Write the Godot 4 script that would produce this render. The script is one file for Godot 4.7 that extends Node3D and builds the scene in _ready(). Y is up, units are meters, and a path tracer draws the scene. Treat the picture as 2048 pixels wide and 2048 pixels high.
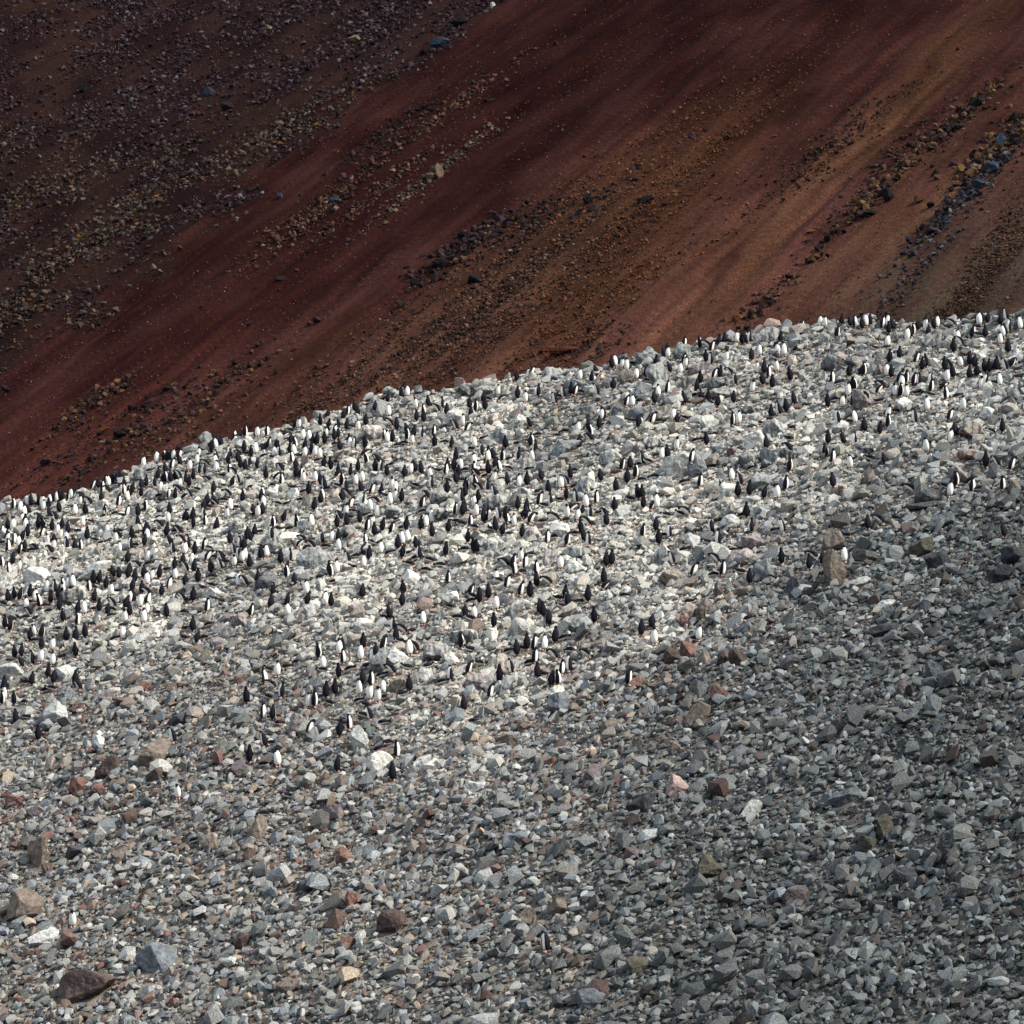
extends Node3D
# A penguin colony on a grey scree slope, with a dark red volcanic slope behind it.
# Ground coordinates: x to the right, d = -z away from the camera, metres.

const EYE := 12.0

var rng := RandomNumberGenerator.new()
var crest_line := PackedVector2Array([Vector2(-41.0, 166.8), Vector2(-34.2, 168.3), Vector2(-29.9, 168.5), Vector2(-26.9, 167.6), Vector2(-25.3, 167.0), Vector2(-22.5, 166.6), Vector2(-21.5, 168.5), Vector2(-19.6, 167.8), Vector2(-18.3, 168.9), Vector2(-15.5, 168.0), Vector2(-12.0, 166.2), Vector2(-11.5, 166.8), Vector2(-8.7, 166.7), Vector2(-6.7, 167.4), Vector2(-3.7, 164.2), Vector2(-3.1, 164.7), Vector2(-0.5, 163.5), Vector2(1.2, 163.6), Vector2(3.6, 162.0), Vector2(4.9, 160.4), Vector2(7.2, 160.5), Vector2(8.9, 160.1), Vector2(11.2, 158.8), Vector2(13.9, 157.6), Vector2(15.7, 156.1), Vector2(17.0, 156.3), Vector2(20.7, 152.8), Vector2(23.4, 150.5), Vector2(26.4, 147.7), Vector2(30.7, 143.8), Vector2(35.8, 139.1)])
var guano_spots: Array = [[-25.6, 160.2, 6.5, 15.8, 1.00], [-16.1, 154.2, 6.2, 15.3, 1.00], [-6.6, 144.0, 5.8, 14.3, 1.00], [0.9, 138.8, 5.2, 12.7, 1.00], [-19.3, 144.4, 4.5, 11.0, 0.75], [-7.4, 132.9, 3.5, 8.6, 0.70], [-0.5, 127.5, 4.0, 9.7, 0.80], [7.4, 139.8, 5.0, 12.3, 0.80], [5.8, 130.4, 4.1, 9.9, 0.75], [15.1, 139.2, 5.0, 12.2, 0.70], [21.7, 142.3, 5.6, 13.6, 0.65], [11.3, 151.8, 5.9, 14.5, 0.60], [-0.5, 120.7, 2.8, 6.9, 0.50], [-4.5, 117.7, 2.0, 4.9, 0.55], [-23.0, 138.9, 2.8, 6.8, 0.60], [-11.3, 161.4, 6.3, 15.4, 0.85], [-2.0, 159.0, 5.5, 13.4, 0.80], [10.5, 127.9, 3.0, 7.3, 0.45]]
var noise := FastNoiseLite.new()
var fine := FastNoiseLite.new()
var streak := FastNoiseLite.new()
var broad := FastNoiseLite.new()
var names := {}
var grain_tex: ImageTexture
var grit_tex: ImageTexture
var keep_out := {}

func _ready() -> void:
	rng.seed = 20240
	set_up_camera_and_light()
	set_up_noise()
	build_scree_ground()
	build_hill()
	build_boulders()
	build_hill_rocks()
	build_penguins()
	scatter_scree()
	scatter_hill()

# ------------------------------------------------------------------ camera, sky, sun

func set_up_camera_and_light() -> void:
	var cam := Camera3D.new()
	cam.name = "camera"
	cam.position = Vector3(0, EYE, 0)
	cam.rotation_degrees = Vector3(6, 0, 0)
	cam.fov = 20.0
	cam.near = 1.0
	cam.far = 1500.0
	add_child(cam)
	cam.current = true
	var env := Environment.new()
	env.background_mode = Environment.BG_SKY
	var sky_mat := ProceduralSkyMaterial.new()
	sky_mat.sky_top_color = Color(0.62, 0.66, 0.72)
	sky_mat.sky_horizon_color = Color(0.70, 0.72, 0.75)
	sky_mat.ground_bottom_color = Color(0.20, 0.22, 0.25)
	sky_mat.ground_horizon_color = Color(0.40, 0.42, 0.45)
	sky_mat.sky_curve = 0.2
	var sky := Sky.new()
	sky.sky_material = sky_mat
	env.sky = sky
	env.ambient_light_source = Environment.AMBIENT_SOURCE_SKY
	env.tonemap_mode = Environment.TONE_MAPPER_LINEAR
	env.background_energy_multiplier = 0.5
	env.tonemap_exposure = 5.4
	env.sdfgi_enabled = true
	env.ssao_enabled = true
	env.ssil_enabled = true
	var we := WorldEnvironment.new()
	we.name = "environment"
	we.environment = env
	add_child(we)
	var sun := DirectionalLight3D.new()
	sun.name = "sun"
	sun.light_energy = 0.5
	sun.light_angular_distance = 10.0
	sun.light_color = Color(1.0, 0.965, 0.92)
	sun.shadow_enabled = true
	# from the upper right, a little in front of the slope
	sun.look_at_from_position(Vector3(60, 62, 24), Vector3.ZERO, Vector3.UP)
	add_child(sun)

func set_up_noise() -> void:
	for pair in [[noise, 3, 0.35], [fine, 7, 1.6], [streak, 11, 1.0], [broad, 19, 0.05]]:
		var n: FastNoiseLite = pair[0]
		n.seed = pair[1]
		n.frequency = pair[2]
		n.noise_type = FastNoiseLite.TYPE_SIMPLEX
		n.fractal_octaves = 3
	var a := FastNoiseLite.new()
	a.seed = 5
	a.noise_type = FastNoiseLite.TYPE_SIMPLEX
	a.frequency = 0.035
	a.fractal_octaves = 5
	a.fractal_gain = 0.62
	var base := a.get_seamless_image(256, 256)
	var img := Image.create(256, 256, false, Image.FORMAT_RGB8)
	for y in 256:
		for x in 256:
			var v: float = base.get_pixel(x, y).r
			var s: float = clampf(0.86 + (v - 0.5) * 0.75, 0.45, 1.0)
			img.set_pixel(x, y, Color(s, s, s))
	grain_tex = ImageTexture.create_from_image(img)
	# grit: single grains lighter or darker than the soil they lie in
	var grit := Image.create(512, 512, false, Image.FORMAT_RGB8)
	for y in 512:
		for x in 512:
			var s: float = clampf(0.6 + rng.randfn() * 0.12, 0.25, 0.85)
			var roll := rng.randf()
			if roll < 0.035:
				s = rng.randf_range(0.85, 1.0)
			elif roll < 0.08:
				s *= 0.6
			grit.set_pixel(x, y, Color(s, s * rng.randf_range(0.95, 1.0), s * rng.randf_range(0.92, 1.0)))
	grit_tex = ImageTexture.create_from_image(grit)

# ------------------------------------------------------------------ helpers

func numbered(called: String) -> String:
	var n: int = names.get(called, 0)
	names[called] = n + 1
	return called if n == 0 else "%s_%03d" % [called, n]

func srgb(r: float, g: float, b: float) -> Color:
	return Color(r / 255.0, g / 255.0, b / 255.0).srgb_to_linear()

func rock_material(scale: float, tint := Color.WHITE, rough := 0.95) -> StandardMaterial3D:
	var m := StandardMaterial3D.new()
	m.vertex_color_use_as_albedo = true
	m.albedo_color = tint
	m.albedo_texture = grain_tex
	m.uv1_triplanar = true
	m.uv1_scale = Vector3.ONE * scale
	m.roughness = rough
	m.metallic_specular = 0.15
	return m

func structure(o: Node3D) -> void:
	o.set_meta("kind", "structure")

func mesh_of(verts: PackedVector3Array, index: PackedInt32Array, colors := PackedColorArray()) -> ArrayMesh:
	var a := []
	a.resize(Mesh.ARRAY_MAX)
	a[Mesh.ARRAY_VERTEX] = verts
	a[Mesh.ARRAY_INDEX] = index
	if not colors.is_empty():
		a[Mesh.ARRAY_COLOR] = colors
	var m := ArrayMesh.new()
	m.add_surface_from_arrays(Mesh.PRIMITIVE_TRIANGLES, a)
	return m

# ------------------------------------------------------------------ the shape of the land

func crest(x: float) -> float:
	var last := crest_line.size() - 1
	if x <= crest_line[0].x:
		return crest_line[0].y
	for i in last:
		if x < crest_line[i + 1].x:
			return lerpf(crest_line[i].y, crest_line[i + 1].y, (x - crest_line[i].x) / (crest_line[i + 1].x - crest_line[i].x))
	return crest_line[last].y

func ground(x: float, d: float) -> float:
	var h: float = 0.301681 * x + 0.449599 * d + -36.843594
	h += 0.10 * sin(0.61 * x + 0.23 * d + 1.0) + 0.09 * sin(-0.35 * x + 0.52 * d + 2.1) + 0.12 * sin(0.21 * x - 0.17 * d) + 0.05 * sin(1.3 * x + 0.9 * d + 0.4)
	var e := d - crest(x)
	if e > 0.0:
		h -= 0.95 * e * e / (e + 1.2)
	return h

func hill(x: float, d: float) -> float:
	var p: float = tan(deg_to_rad(35.0)) * (0.62 * x + 0.785 * d) + -81.407261
	var q: float = tan(deg_to_rad(34.0)) * (0.98 * d - 0.2 * x) + -167.301928
	var m := maxf(p, q)
	return m + 7.0 * log(exp((p - m) / 7.0) + exp((q - m) / 7.0))

# 0 on the red slope, 1 on the rubble slope at its left
func rubble_side(x: float, d: float) -> float:
	var u := 0.62 * x + 0.785 * d
	var v := 0.785 * x - 0.62 * d
	return smoothstep(-217.0, -225.0, v + 7.0 * broad.get_noise_2d(u * 1.6, v * 1.6) + 5.0 * exp(-pow((u - 250.0) / 12.0, 2.0)))

func guano(x0: float, d0: float) -> float:
	var g := 0.0
	var x := x0 + 3.5 * broad.get_noise_2d(x0 * 2.2, d0 * 2.2)
	var d := d0 + 7.0 * broad.get_noise_2d(x0 * 2.2 + 70.0, d0 * 2.2)
	for s in guano_spots:
		var dx: float = (x - s[0]) / s[2]
		var dd: float = (d - s[1]) / s[3]
		var e: float = dx * dx + dd * dd
		if e < 4.0:
			g = maxf(g, s[4] * exp(-e * 1.3))
	return clampf(g * (1.05 + 0.6 * noise.get_noise_2d(x * 0.8, d * 0.8)), 0.0, 1.0)

# how far the right flank turns dark bluish: darker rock plus cloud shade painted in
func flank_rock_and_shade(x: float, d: float) -> float:
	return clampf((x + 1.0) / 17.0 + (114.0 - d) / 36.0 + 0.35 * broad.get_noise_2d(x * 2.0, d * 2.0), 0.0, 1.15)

# ------------------------------------------------------------------ ground sheets

func sheet(x0: float, x1: float, d0: float, d1: float, step_x: float, step_d: float, height: Callable, tint: Callable) -> ArrayMesh:
	var nx := int((x1 - x0) / step_x) + 1
	var nd := int((d1 - d0) / step_d) + 1
	var v := PackedVector3Array()
	var c := PackedColorArray()
	var idx := PackedInt32Array()
	v.resize(nx * nd)
	c.resize(nx * nd)
	idx.resize((nx - 1) * (nd - 1) * 6)
	for j in nd:
		var d := d0 + j * step_d
		for i in nx:
			var x := x0 + i * step_x
			v[j * nx + i] = Vector3(x, height.call(x, d), -d)
			c[j * nx + i] = tint.call(x, d)
	var k := 0
	for j in nd - 1:
		for i in nx - 1:
			var a := j * nx + i
			idx[k] = a
			idx[k + 1] = a + nx
			idx[k + 2] = a + 1
			idx[k + 3] = a + 1
			idx[k + 4] = a + nx
			idx[k + 5] = a + nx + 1
			k += 6
	return mesh_of(v, idx, c)

func scree_tint(x: float, d: float) -> Color:
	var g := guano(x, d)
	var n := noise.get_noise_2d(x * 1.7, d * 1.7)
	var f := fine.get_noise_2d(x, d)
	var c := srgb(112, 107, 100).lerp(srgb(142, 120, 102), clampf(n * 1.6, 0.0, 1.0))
	c = c.lerp(srgb(62, 66, 66), 0.8 * clampf(flank_rock_and_shade(x, d), 0.0, 1.0))  # ground darkens to the right, partly cloud shade put into its colour
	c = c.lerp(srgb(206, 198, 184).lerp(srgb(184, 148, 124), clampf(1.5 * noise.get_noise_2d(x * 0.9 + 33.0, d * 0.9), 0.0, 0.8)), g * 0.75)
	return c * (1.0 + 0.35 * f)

var scree: MeshInstance3D
var red_slope: MeshInstance3D

func build_scree_ground() -> void:
	scree = MeshInstance3D.new()
	scree.name = "scree_slope"
	var rough_height := func(x: float, d: float) -> float:
		return ground(x, d) + 0.05 * fine.get_noise_2d(x * 1.3, d * 1.3)
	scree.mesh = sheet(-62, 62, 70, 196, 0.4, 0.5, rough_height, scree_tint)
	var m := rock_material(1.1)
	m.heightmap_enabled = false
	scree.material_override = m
	structure(scree)
	add_child(scree)

# along-slope coordinate u (uphill) and across-slope coordinate v of the red slope
# [u, v, reach along, reach across, r, g, b, strength]
var hill_patches: Array = [
	[217.9, -153.9, 17.0, 7.0, 118, 76, 50, 0.85],
	[212.7, -161.6, 14.0, 6.0, 114, 74, 52, 0.8],
	[202.1, -160.5, 10.0, 6.0, 92, 66, 48, 0.7],
	[195.2, -157.7, 14.0, 7.0, 112, 76, 58, 0.7],
	[196.1, -146.4, 12.0, 8.0, 112, 74, 54, 0.75],
	[187.8, -159.5, 14.0, 8.0, 112, 72, 58, 0.8],
	[184.4, -176.2, 15.0, 5.0, 104, 66, 52, 0.6],
	[199.3, -132.1, 34.0, 2.6, 122, 80, 60, 0.8],
	[194.1, -132.6, 22.0, 2.2, 118, 76, 58, 0.7],
	[216.0, -136.7, 22.0, 3.2, 112, 70, 52, 0.7],
	[223.1, -133.7, 16.0, 1.8, 120, 80, 58, 0.7],
	[235.2, -133.3, 16.0, 2.2, 118, 78, 56, 0.75],
	[200.3, -123.0, 26.0, 2.0, 110, 74, 56, 0.8],
	[203.7, -118.0, 30.0, 1.6, 112, 78, 56, 0.8],
	[210.1, -115.0, 26.0, 1.3, 118, 84, 60, 0.7],
	[188.1, -120.1, 16.0, 3.0, 80, 46, 40, 0.7],
	[190.7, -105.8, 16.0, 9.0, 74, 64, 54, 0.9],
	[188.9, -110.4, 10.0, 6.0, 80, 64, 52, 0.8],
	[261.4, -186.6, 40.0, 12.0, 52, 24, 25, 0.75],
	[253.6, -202.1, 30.0, 7.0, 58, 26, 26, 0.7],
	[240.0, -150.7, 30.0, 7.0, 66, 34, 30, 0.5],
	[215.9, -191.4, 34.0, 5.0, 84, 40, 36, 0.6],
	[197.7, -199.0, 34.0, 7.0, 78, 38, 36, 0.6],
	[180.6, -193.2, 20.0, 8.0, 106, 58, 50, 0.7],
	[233.8, -202.9, 16.0, 4.0, 66, 38, 34, 0.6],
]

func hill_tint(x: float, d: float) -> Color:
	var u := 0.62 * x + 0.785 * d
	var v := 0.785 * x - 0.62 * d
	var b := broad.get_noise_2d(u, v * 1.6)
	v += 1.6 * broad.get_noise_2d(u * 1.1 + 15.0, v * 1.1)
	var s := streak.get_noise_2d(u * 0.018, v * 0.36)
	var s2 := streak.get_noise_2d(u * 0.05 + 40.0, v * 1.25)
	var c := srgb(82, 42, 40).lerp(srgb(94, 54, 49), clampf(0.5 + b, 0.0, 1.0))
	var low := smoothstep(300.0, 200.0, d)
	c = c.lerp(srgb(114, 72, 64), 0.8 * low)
	var rub := rubble_side(x, d)
	for p in hill_patches:
		var du: float = (u - p[0]) / p[2]
		var dv: float = (v - p[1] + 1.2 * b) / p[3]
		var e: float = du * du + dv * dv
		if e < 5.0:
			c = c.lerp(srgb(p[4], p[5], p[6]), p[7] * exp(-e * 0.9) * clampf(0.8 + 0.5 * s, 0.0, 1.0))
	c = c * (1.0 + 0.30 * s + 0.20 * s2 + 0.35 * b) * Color(0.90, 1.07, 1.10)
	var rc := srgb(58, 40, 42).lerp(srgb(78, 58, 52), clampf(0.5 + 1.2 * broad.get_noise_2d(x * 1.3 + 90.0, d * 0.8), 0.0, 1.0))
	c = c.lerp(rc, rub)
	return c * lerpf(0.62, 1.35, low)  # cloud shade over the hill is put into the soil colour

func build_hill() -> void:
	red_slope = MeshInstance3D.new()
	red_slope.name = "red_hill"
	var rough_height := func(x: float, d: float) -> float:
		var u := 0.62 * x + 0.785 * d
		var v := 0.785 * x - 0.62 * d
		return hill(x, d) + 0.35 * streak.get_noise_2d(u * 0.02, v * 0.2) + 0.05 * noise.get_noise_2d(x * 0.6, d * 0.6)
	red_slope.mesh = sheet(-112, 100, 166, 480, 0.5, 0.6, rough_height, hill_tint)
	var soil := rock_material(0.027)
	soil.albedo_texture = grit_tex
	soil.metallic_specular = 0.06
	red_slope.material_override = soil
	structure(red_slope)
	add_child(red_slope)

# ------------------------------------------------------------------ rocks

# the convex hull of random points on a squarish ball: a broken, flat-faced stone
func hull_mesh(points: int, thick: float, wide: float, square: float) -> ArrayMesh:
	var p: Array[Vector3] = []
	while p.size() < points:
		var q := Vector3(rng.randf_range(-1, 1), rng.randf_range(-1, 1), rng.randf_range(-1, 1))
		if q.length() < 0.2:
			continue
		var len4 := pow(pow(absf(q.x), square) + pow(absf(q.y), square) + pow(absf(q.z), square), 1.0 / square)
		q = q / len4 * rng.randf_range(0.82, 1.0)
		p.append(Vector3(q.x * 0.5, q.y * 0.5 * thick, q.z * 0.5 * wide))
	var v := PackedVector3Array(p)
	var idx := PackedInt32Array()
	for i in points:
		for j in range(i + 1, points):
			for k in range(j + 1, points):
				var n := (p[k] - p[i]).cross(p[j] - p[i])
				var above := 0
				var below := 0
				for m in points:
					if m == i or m == j or m == k:
						continue
					if n.dot(p[m] - p[i]) > 0.0:
						above += 1
					else:
						below += 1
				if above == 0:
					idx.append_array([i, j, k])
				elif below == 0:
					idx.append_array([i, k, j])
	return mesh_of(v, idx)

var sphere_v := PackedVector3Array()
var sphere_i := PackedInt32Array()

func make_sphere(levels: int) -> void:
	var t := (1.0 + sqrt(5.0)) / 2.0
	for q in [Vector3(-1, t, 0), Vector3(1, t, 0), Vector3(-1, -t, 0), Vector3(1, -t, 0), Vector3(0, -1, t), Vector3(0, 1, t), Vector3(0, -1, -t), Vector3(0, 1, -t), Vector3(t, 0, -1), Vector3(t, 0, 1), Vector3(-t, 0, -1), Vector3(-t, 0, 1)]:
		sphere_v.append(q.normalized())
	sphere_i = PackedInt32Array([0, 5, 11, 0, 1, 5, 0, 7, 1, 0, 10, 7, 0, 11, 10, 1, 9, 5, 5, 4, 11, 11, 2, 10, 10, 6, 7, 7, 8, 1, 3, 4, 9, 3, 2, 4, 3, 6, 2, 3, 8, 6, 3, 9, 8, 4, 5, 9, 2, 11, 4, 6, 10, 2, 8, 7, 6, 9, 1, 8])
	for l in levels:
		var mid := {}
		var out := PackedInt32Array()
		for f in range(0, sphere_i.size(), 3):
			var c := [sphere_i[f], sphere_i[f + 1], sphere_i[f + 2]]
			var h := []
			for e in 3:
				var a: int = mini(c[e], c[(e + 1) % 3])
				var b: int = maxi(c[e], c[(e + 1) % 3])
				var key := a * 100000 + b
				if not mid.has(key):
					mid[key] = sphere_v.size()
					sphere_v.append((sphere_v[a] + sphere_v[b]).normalized())
				h.append(mid[key])
			out.append_array([c[0], h[0], h[2], c[1], h[1], h[0], c[2], h[2], h[1], h[0], h[1], h[2]])
		sphere_i = out

# a boulder: a ball cut by planes into flat faces, its skin roughened, with layered veins and white guano runs from the top
func boulder_mesh(r: Vector3, tilt: float, base: Color, white: float, cuts: int, along: Vector3) -> ArrayMesh:
	var planes: Array[Vector4] = []
	for i in cuts:
		var n := Vector3(rng.randfn(), rng.randfn(), rng.randfn()).normalized()
		planes.append(Vector4(n.x, n.y, n.z, rng.randf_range(0.58, 0.88)))
	var turn := Basis(Vector3(0, 0, 1), tilt) * Basis(Vector3(0, 1, 0), rng.randf_range(-0.4, 0.4))
	var off := Vector3(rng.randf(), rng.randf(), rng.randf()) * 300.0
	var v := PackedVector3Array()
	var c := PackedColorArray()
	v.resize(sphere_v.size())
	c.resize(sphere_v.size())
	var vein := Vector3(rng.randfn(), rng.randfn() * 2.0, rng.randfn()).normalized()
	for i in sphere_v.size():
		var s := sphere_v[i]
		var rad := 1.25
		for pl in planes:
			var dn := s.x * pl.x + s.y * pl.y + s.z * pl.z
			if dn > 0.05:
				rad = minf(rad, pl.w / dn)
		var q := s * rad
		var at := Vector3(q.x * r.x, q.y * r.y, q.z * r.z)
		at += s * (0.05 * noise.get_noise_3dv(at * 4.0 + off) + 0.035 * fine.get_noise_3dv(at * 2.2 + off)) * minf(1.0, r.y * 2.2)
		at = turn * at
		v[i] = at
		var lay := sin(vein.dot(at) * 16.0 + 5.0 * noise.get_noise_3dv(at * 3.0 + off))
		var k := base * (1.0 + 0.14 * lay + 0.32 * noise.get_noise_3dv(at * 5.0 + off) + 0.3 * fine.get_noise_3dv(at * 3.5 + off))
		var run: float = noise.get_noise_3d(at.x * 11.0 + off.x, at.y * 1.6, at.z * 11.0 + off.z)
		var w := white * clampf(0.25 + 1.7 * run + 0.7 * (turn * s).y + 0.5 * fine.get_noise_3dv(at * 4.0), 0.0, 1.0)
		c[i] = k.lerp(srgb(222, 220, 206), clampf(w, 0.0, 0.9))
	return mesh_of(v, sphere_i, c)

var rock_colors := {
	"g": Color8(142, 144, 143), "l": Color8(178, 180, 176), "b": Color8(110, 116, 120), "k": Color8(78, 81, 85), "m": Color8(118, 110, 111),
	"r": Color8(114, 88, 80), "o": Color8(122, 112, 102), "w": Color8(212, 210, 196), "e": Color8(98, 97, 86), "n": Color8(88, 77, 73),
	"p": Color8(172, 152, 146), "v": Color8(70, 52, 66), "h": Color8(120, 84, 48), "c": Color8(66, 78, 92), "t": Color8(132, 116, 96),
}

func mark(x: float, d: float, r: float, kind: int, h: float) -> void:
	var key := Vector2i(floori(x), floori(d))
	for i in range(-2, 3):
		for j in range(-2, 3):
			var k := key + Vector2i(i, j)
			if not keep_out.has(k):
				keep_out[k] = []
			keep_out[k].append([x, d, r, kind, h])

func build_boulders() -> void:
	make_sphere(4)
	var mat := rock_material(1.6)
	for row in BOULDERS:
		var half := row.split("|")
		var a := half[0].split(" ")
		var x := a[0].to_float()
		var lift := a[1].to_float()
		var d := a[2].to_float()
		var r := Vector3(a[3].to_float(), a[4].to_float(), a[5].to_float())
		var g := guano(x, d)
		var o := MeshInstance3D.new()
		o.name = numbered("boulder")
		var white: float = 0.75 * g if a[7] != "w" else 1.0
		var col: Color = rock_colors[a[7]].srgb_to_linear()
		col = col * rng.randf_range(0.85, 1.12)
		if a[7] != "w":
			col = col * lerpf(1.0, 0.6, flank_rock_and_shade(x, d) * (1.0 - g))  # boulder colour dimmed on the right flank, painted cloud shade included
		o.mesh = boulder_mesh(r, deg_to_rad(a[6].to_float()), col, white, 11, Vector3.UP)
		o.material_override = mat
		o.position = Vector3(x, ground(x, d) + lift, -d)
		o.set_meta("label", half[1])
		o.set_meta("category", "boulder")
		o.set_meta("group", "boulders lying on the grey scree")
		add_child(o, true)
		mark(x, d, maxf(r.x, r.z) * 0.82, 0, 0.0)

func build_hill_rocks() -> void:
	var mat := rock_material(1.0)
	for row in HILL_ROCKS:
		var half := row.split("|")
		var a := half[0].split(" ")
		var x := a[0].to_float()
		var d := a[1].to_float()
		var w := a[2].to_float()
		var h := a[3].to_float()
		var o := MeshInstance3D.new()
		o.name = numbered("hill_boulder")
		var col: Color = rock_colors[a[4]].srgb_to_linear()
		if a[4] == "k":
			col = srgb(46, 42, 44)
		elif a[4] == "r":
			col = srgb(92, 56, 46)
		elif a[4] == "w":
			col = srgb(200, 196, 190)
		o.mesh = boulder_mesh(Vector3(w, h, (w + h) * 0.5), rng.randf_range(-0.3, 0.5), col * 0.55, 0.0, 15, Vector3.UP)  # rock colour darkened to hold the cloud shade on the hill
		o.material_override = mat
		o.position = Vector3(x, hill(x, d) + a[5].to_float(), -d)
		o.set_meta("label", half[1])
		o.set_meta("category", "boulder")
		o.set_meta("group", "boulders on the red hill")
		add_child(o, true)

# ------------------------------------------------------------------ penguins

# one loft along a bent spine, from rump to crown; black back, white front and face, black cap
const RINGS: Array = [[0.0, 0.03, 0.03], [0.03, 0.085, 0.078], [0.08, 0.116, 0.106], [0.16, 0.136, 0.122], [0.25, 0.140, 0.126], [0.34, 0.132, 0.118], [0.42, 0.114, 0.102], [0.48, 0.090, 0.082], [0.52, 0.070, 0.068], [0.56, 0.063, 0.065], [0.60, 0.061, 0.066], [0.635, 0.050, 0.053], [0.655, 0.028, 0.030], [0.662, 0.004, 0.004]]

func bend_at(keys: Array, s: float) -> float:
	var at := [0.0, 0.25, 0.42, 0.52, 0.62]
	for i in 4:
		if s < at[i + 1]:
			return deg_to_rad(lerpf(keys[i], keys[i + 1], (s - at[i]) / (at[i + 1] - at[i])))
	return deg_to_rad(keys[4])

func tri(st: SurfaceTool, a: Vector3, b: Vector3, c: Vector3, out: Vector3, col: Color) -> void:
	st.set_color(col)
	st.add_vertex(a)
	if (c - a).cross(b - a).dot(out) >= 0.0:
		st.add_vertex(b)
		st.add_vertex(c)
	else:
		st.add_vertex(c)
		st.add_vertex(b)

# a closed tube through rings of points
func loft(st: SurfaceTool, rings: Array, tint: Callable) -> void:
	for i in rings.size() - 1:
		var a: PackedVector3Array = rings[i]
		var b: PackedVector3Array = rings[i + 1]
		var mid := Vector3.ZERO
		for q in a:
			mid += q
		for q in b:
			mid += q
		mid /= float(a.size() * 2)
		for k in a.size():
			var l := (k + 1) % a.size()
			var col: Color = tint.call(i, k)
			var out := (a[k] + b[l]) * 0.5 - mid
			tri(st, a[k], a[l], b[k], out, col)
			tri(st, a[l], b[l], b[k], out, col)

func ring(c: Vector3, ax: Vector3, ay: Vector3, rx: float, ry: float, n: int) -> PackedVector3Array:
	var out := PackedVector3Array()
	for k in n:
		var t := TAU * (k + 0.5) / n
		out.append(c + ax * rx * sin(t) + ay * ry * cos(t))
	return out

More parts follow.
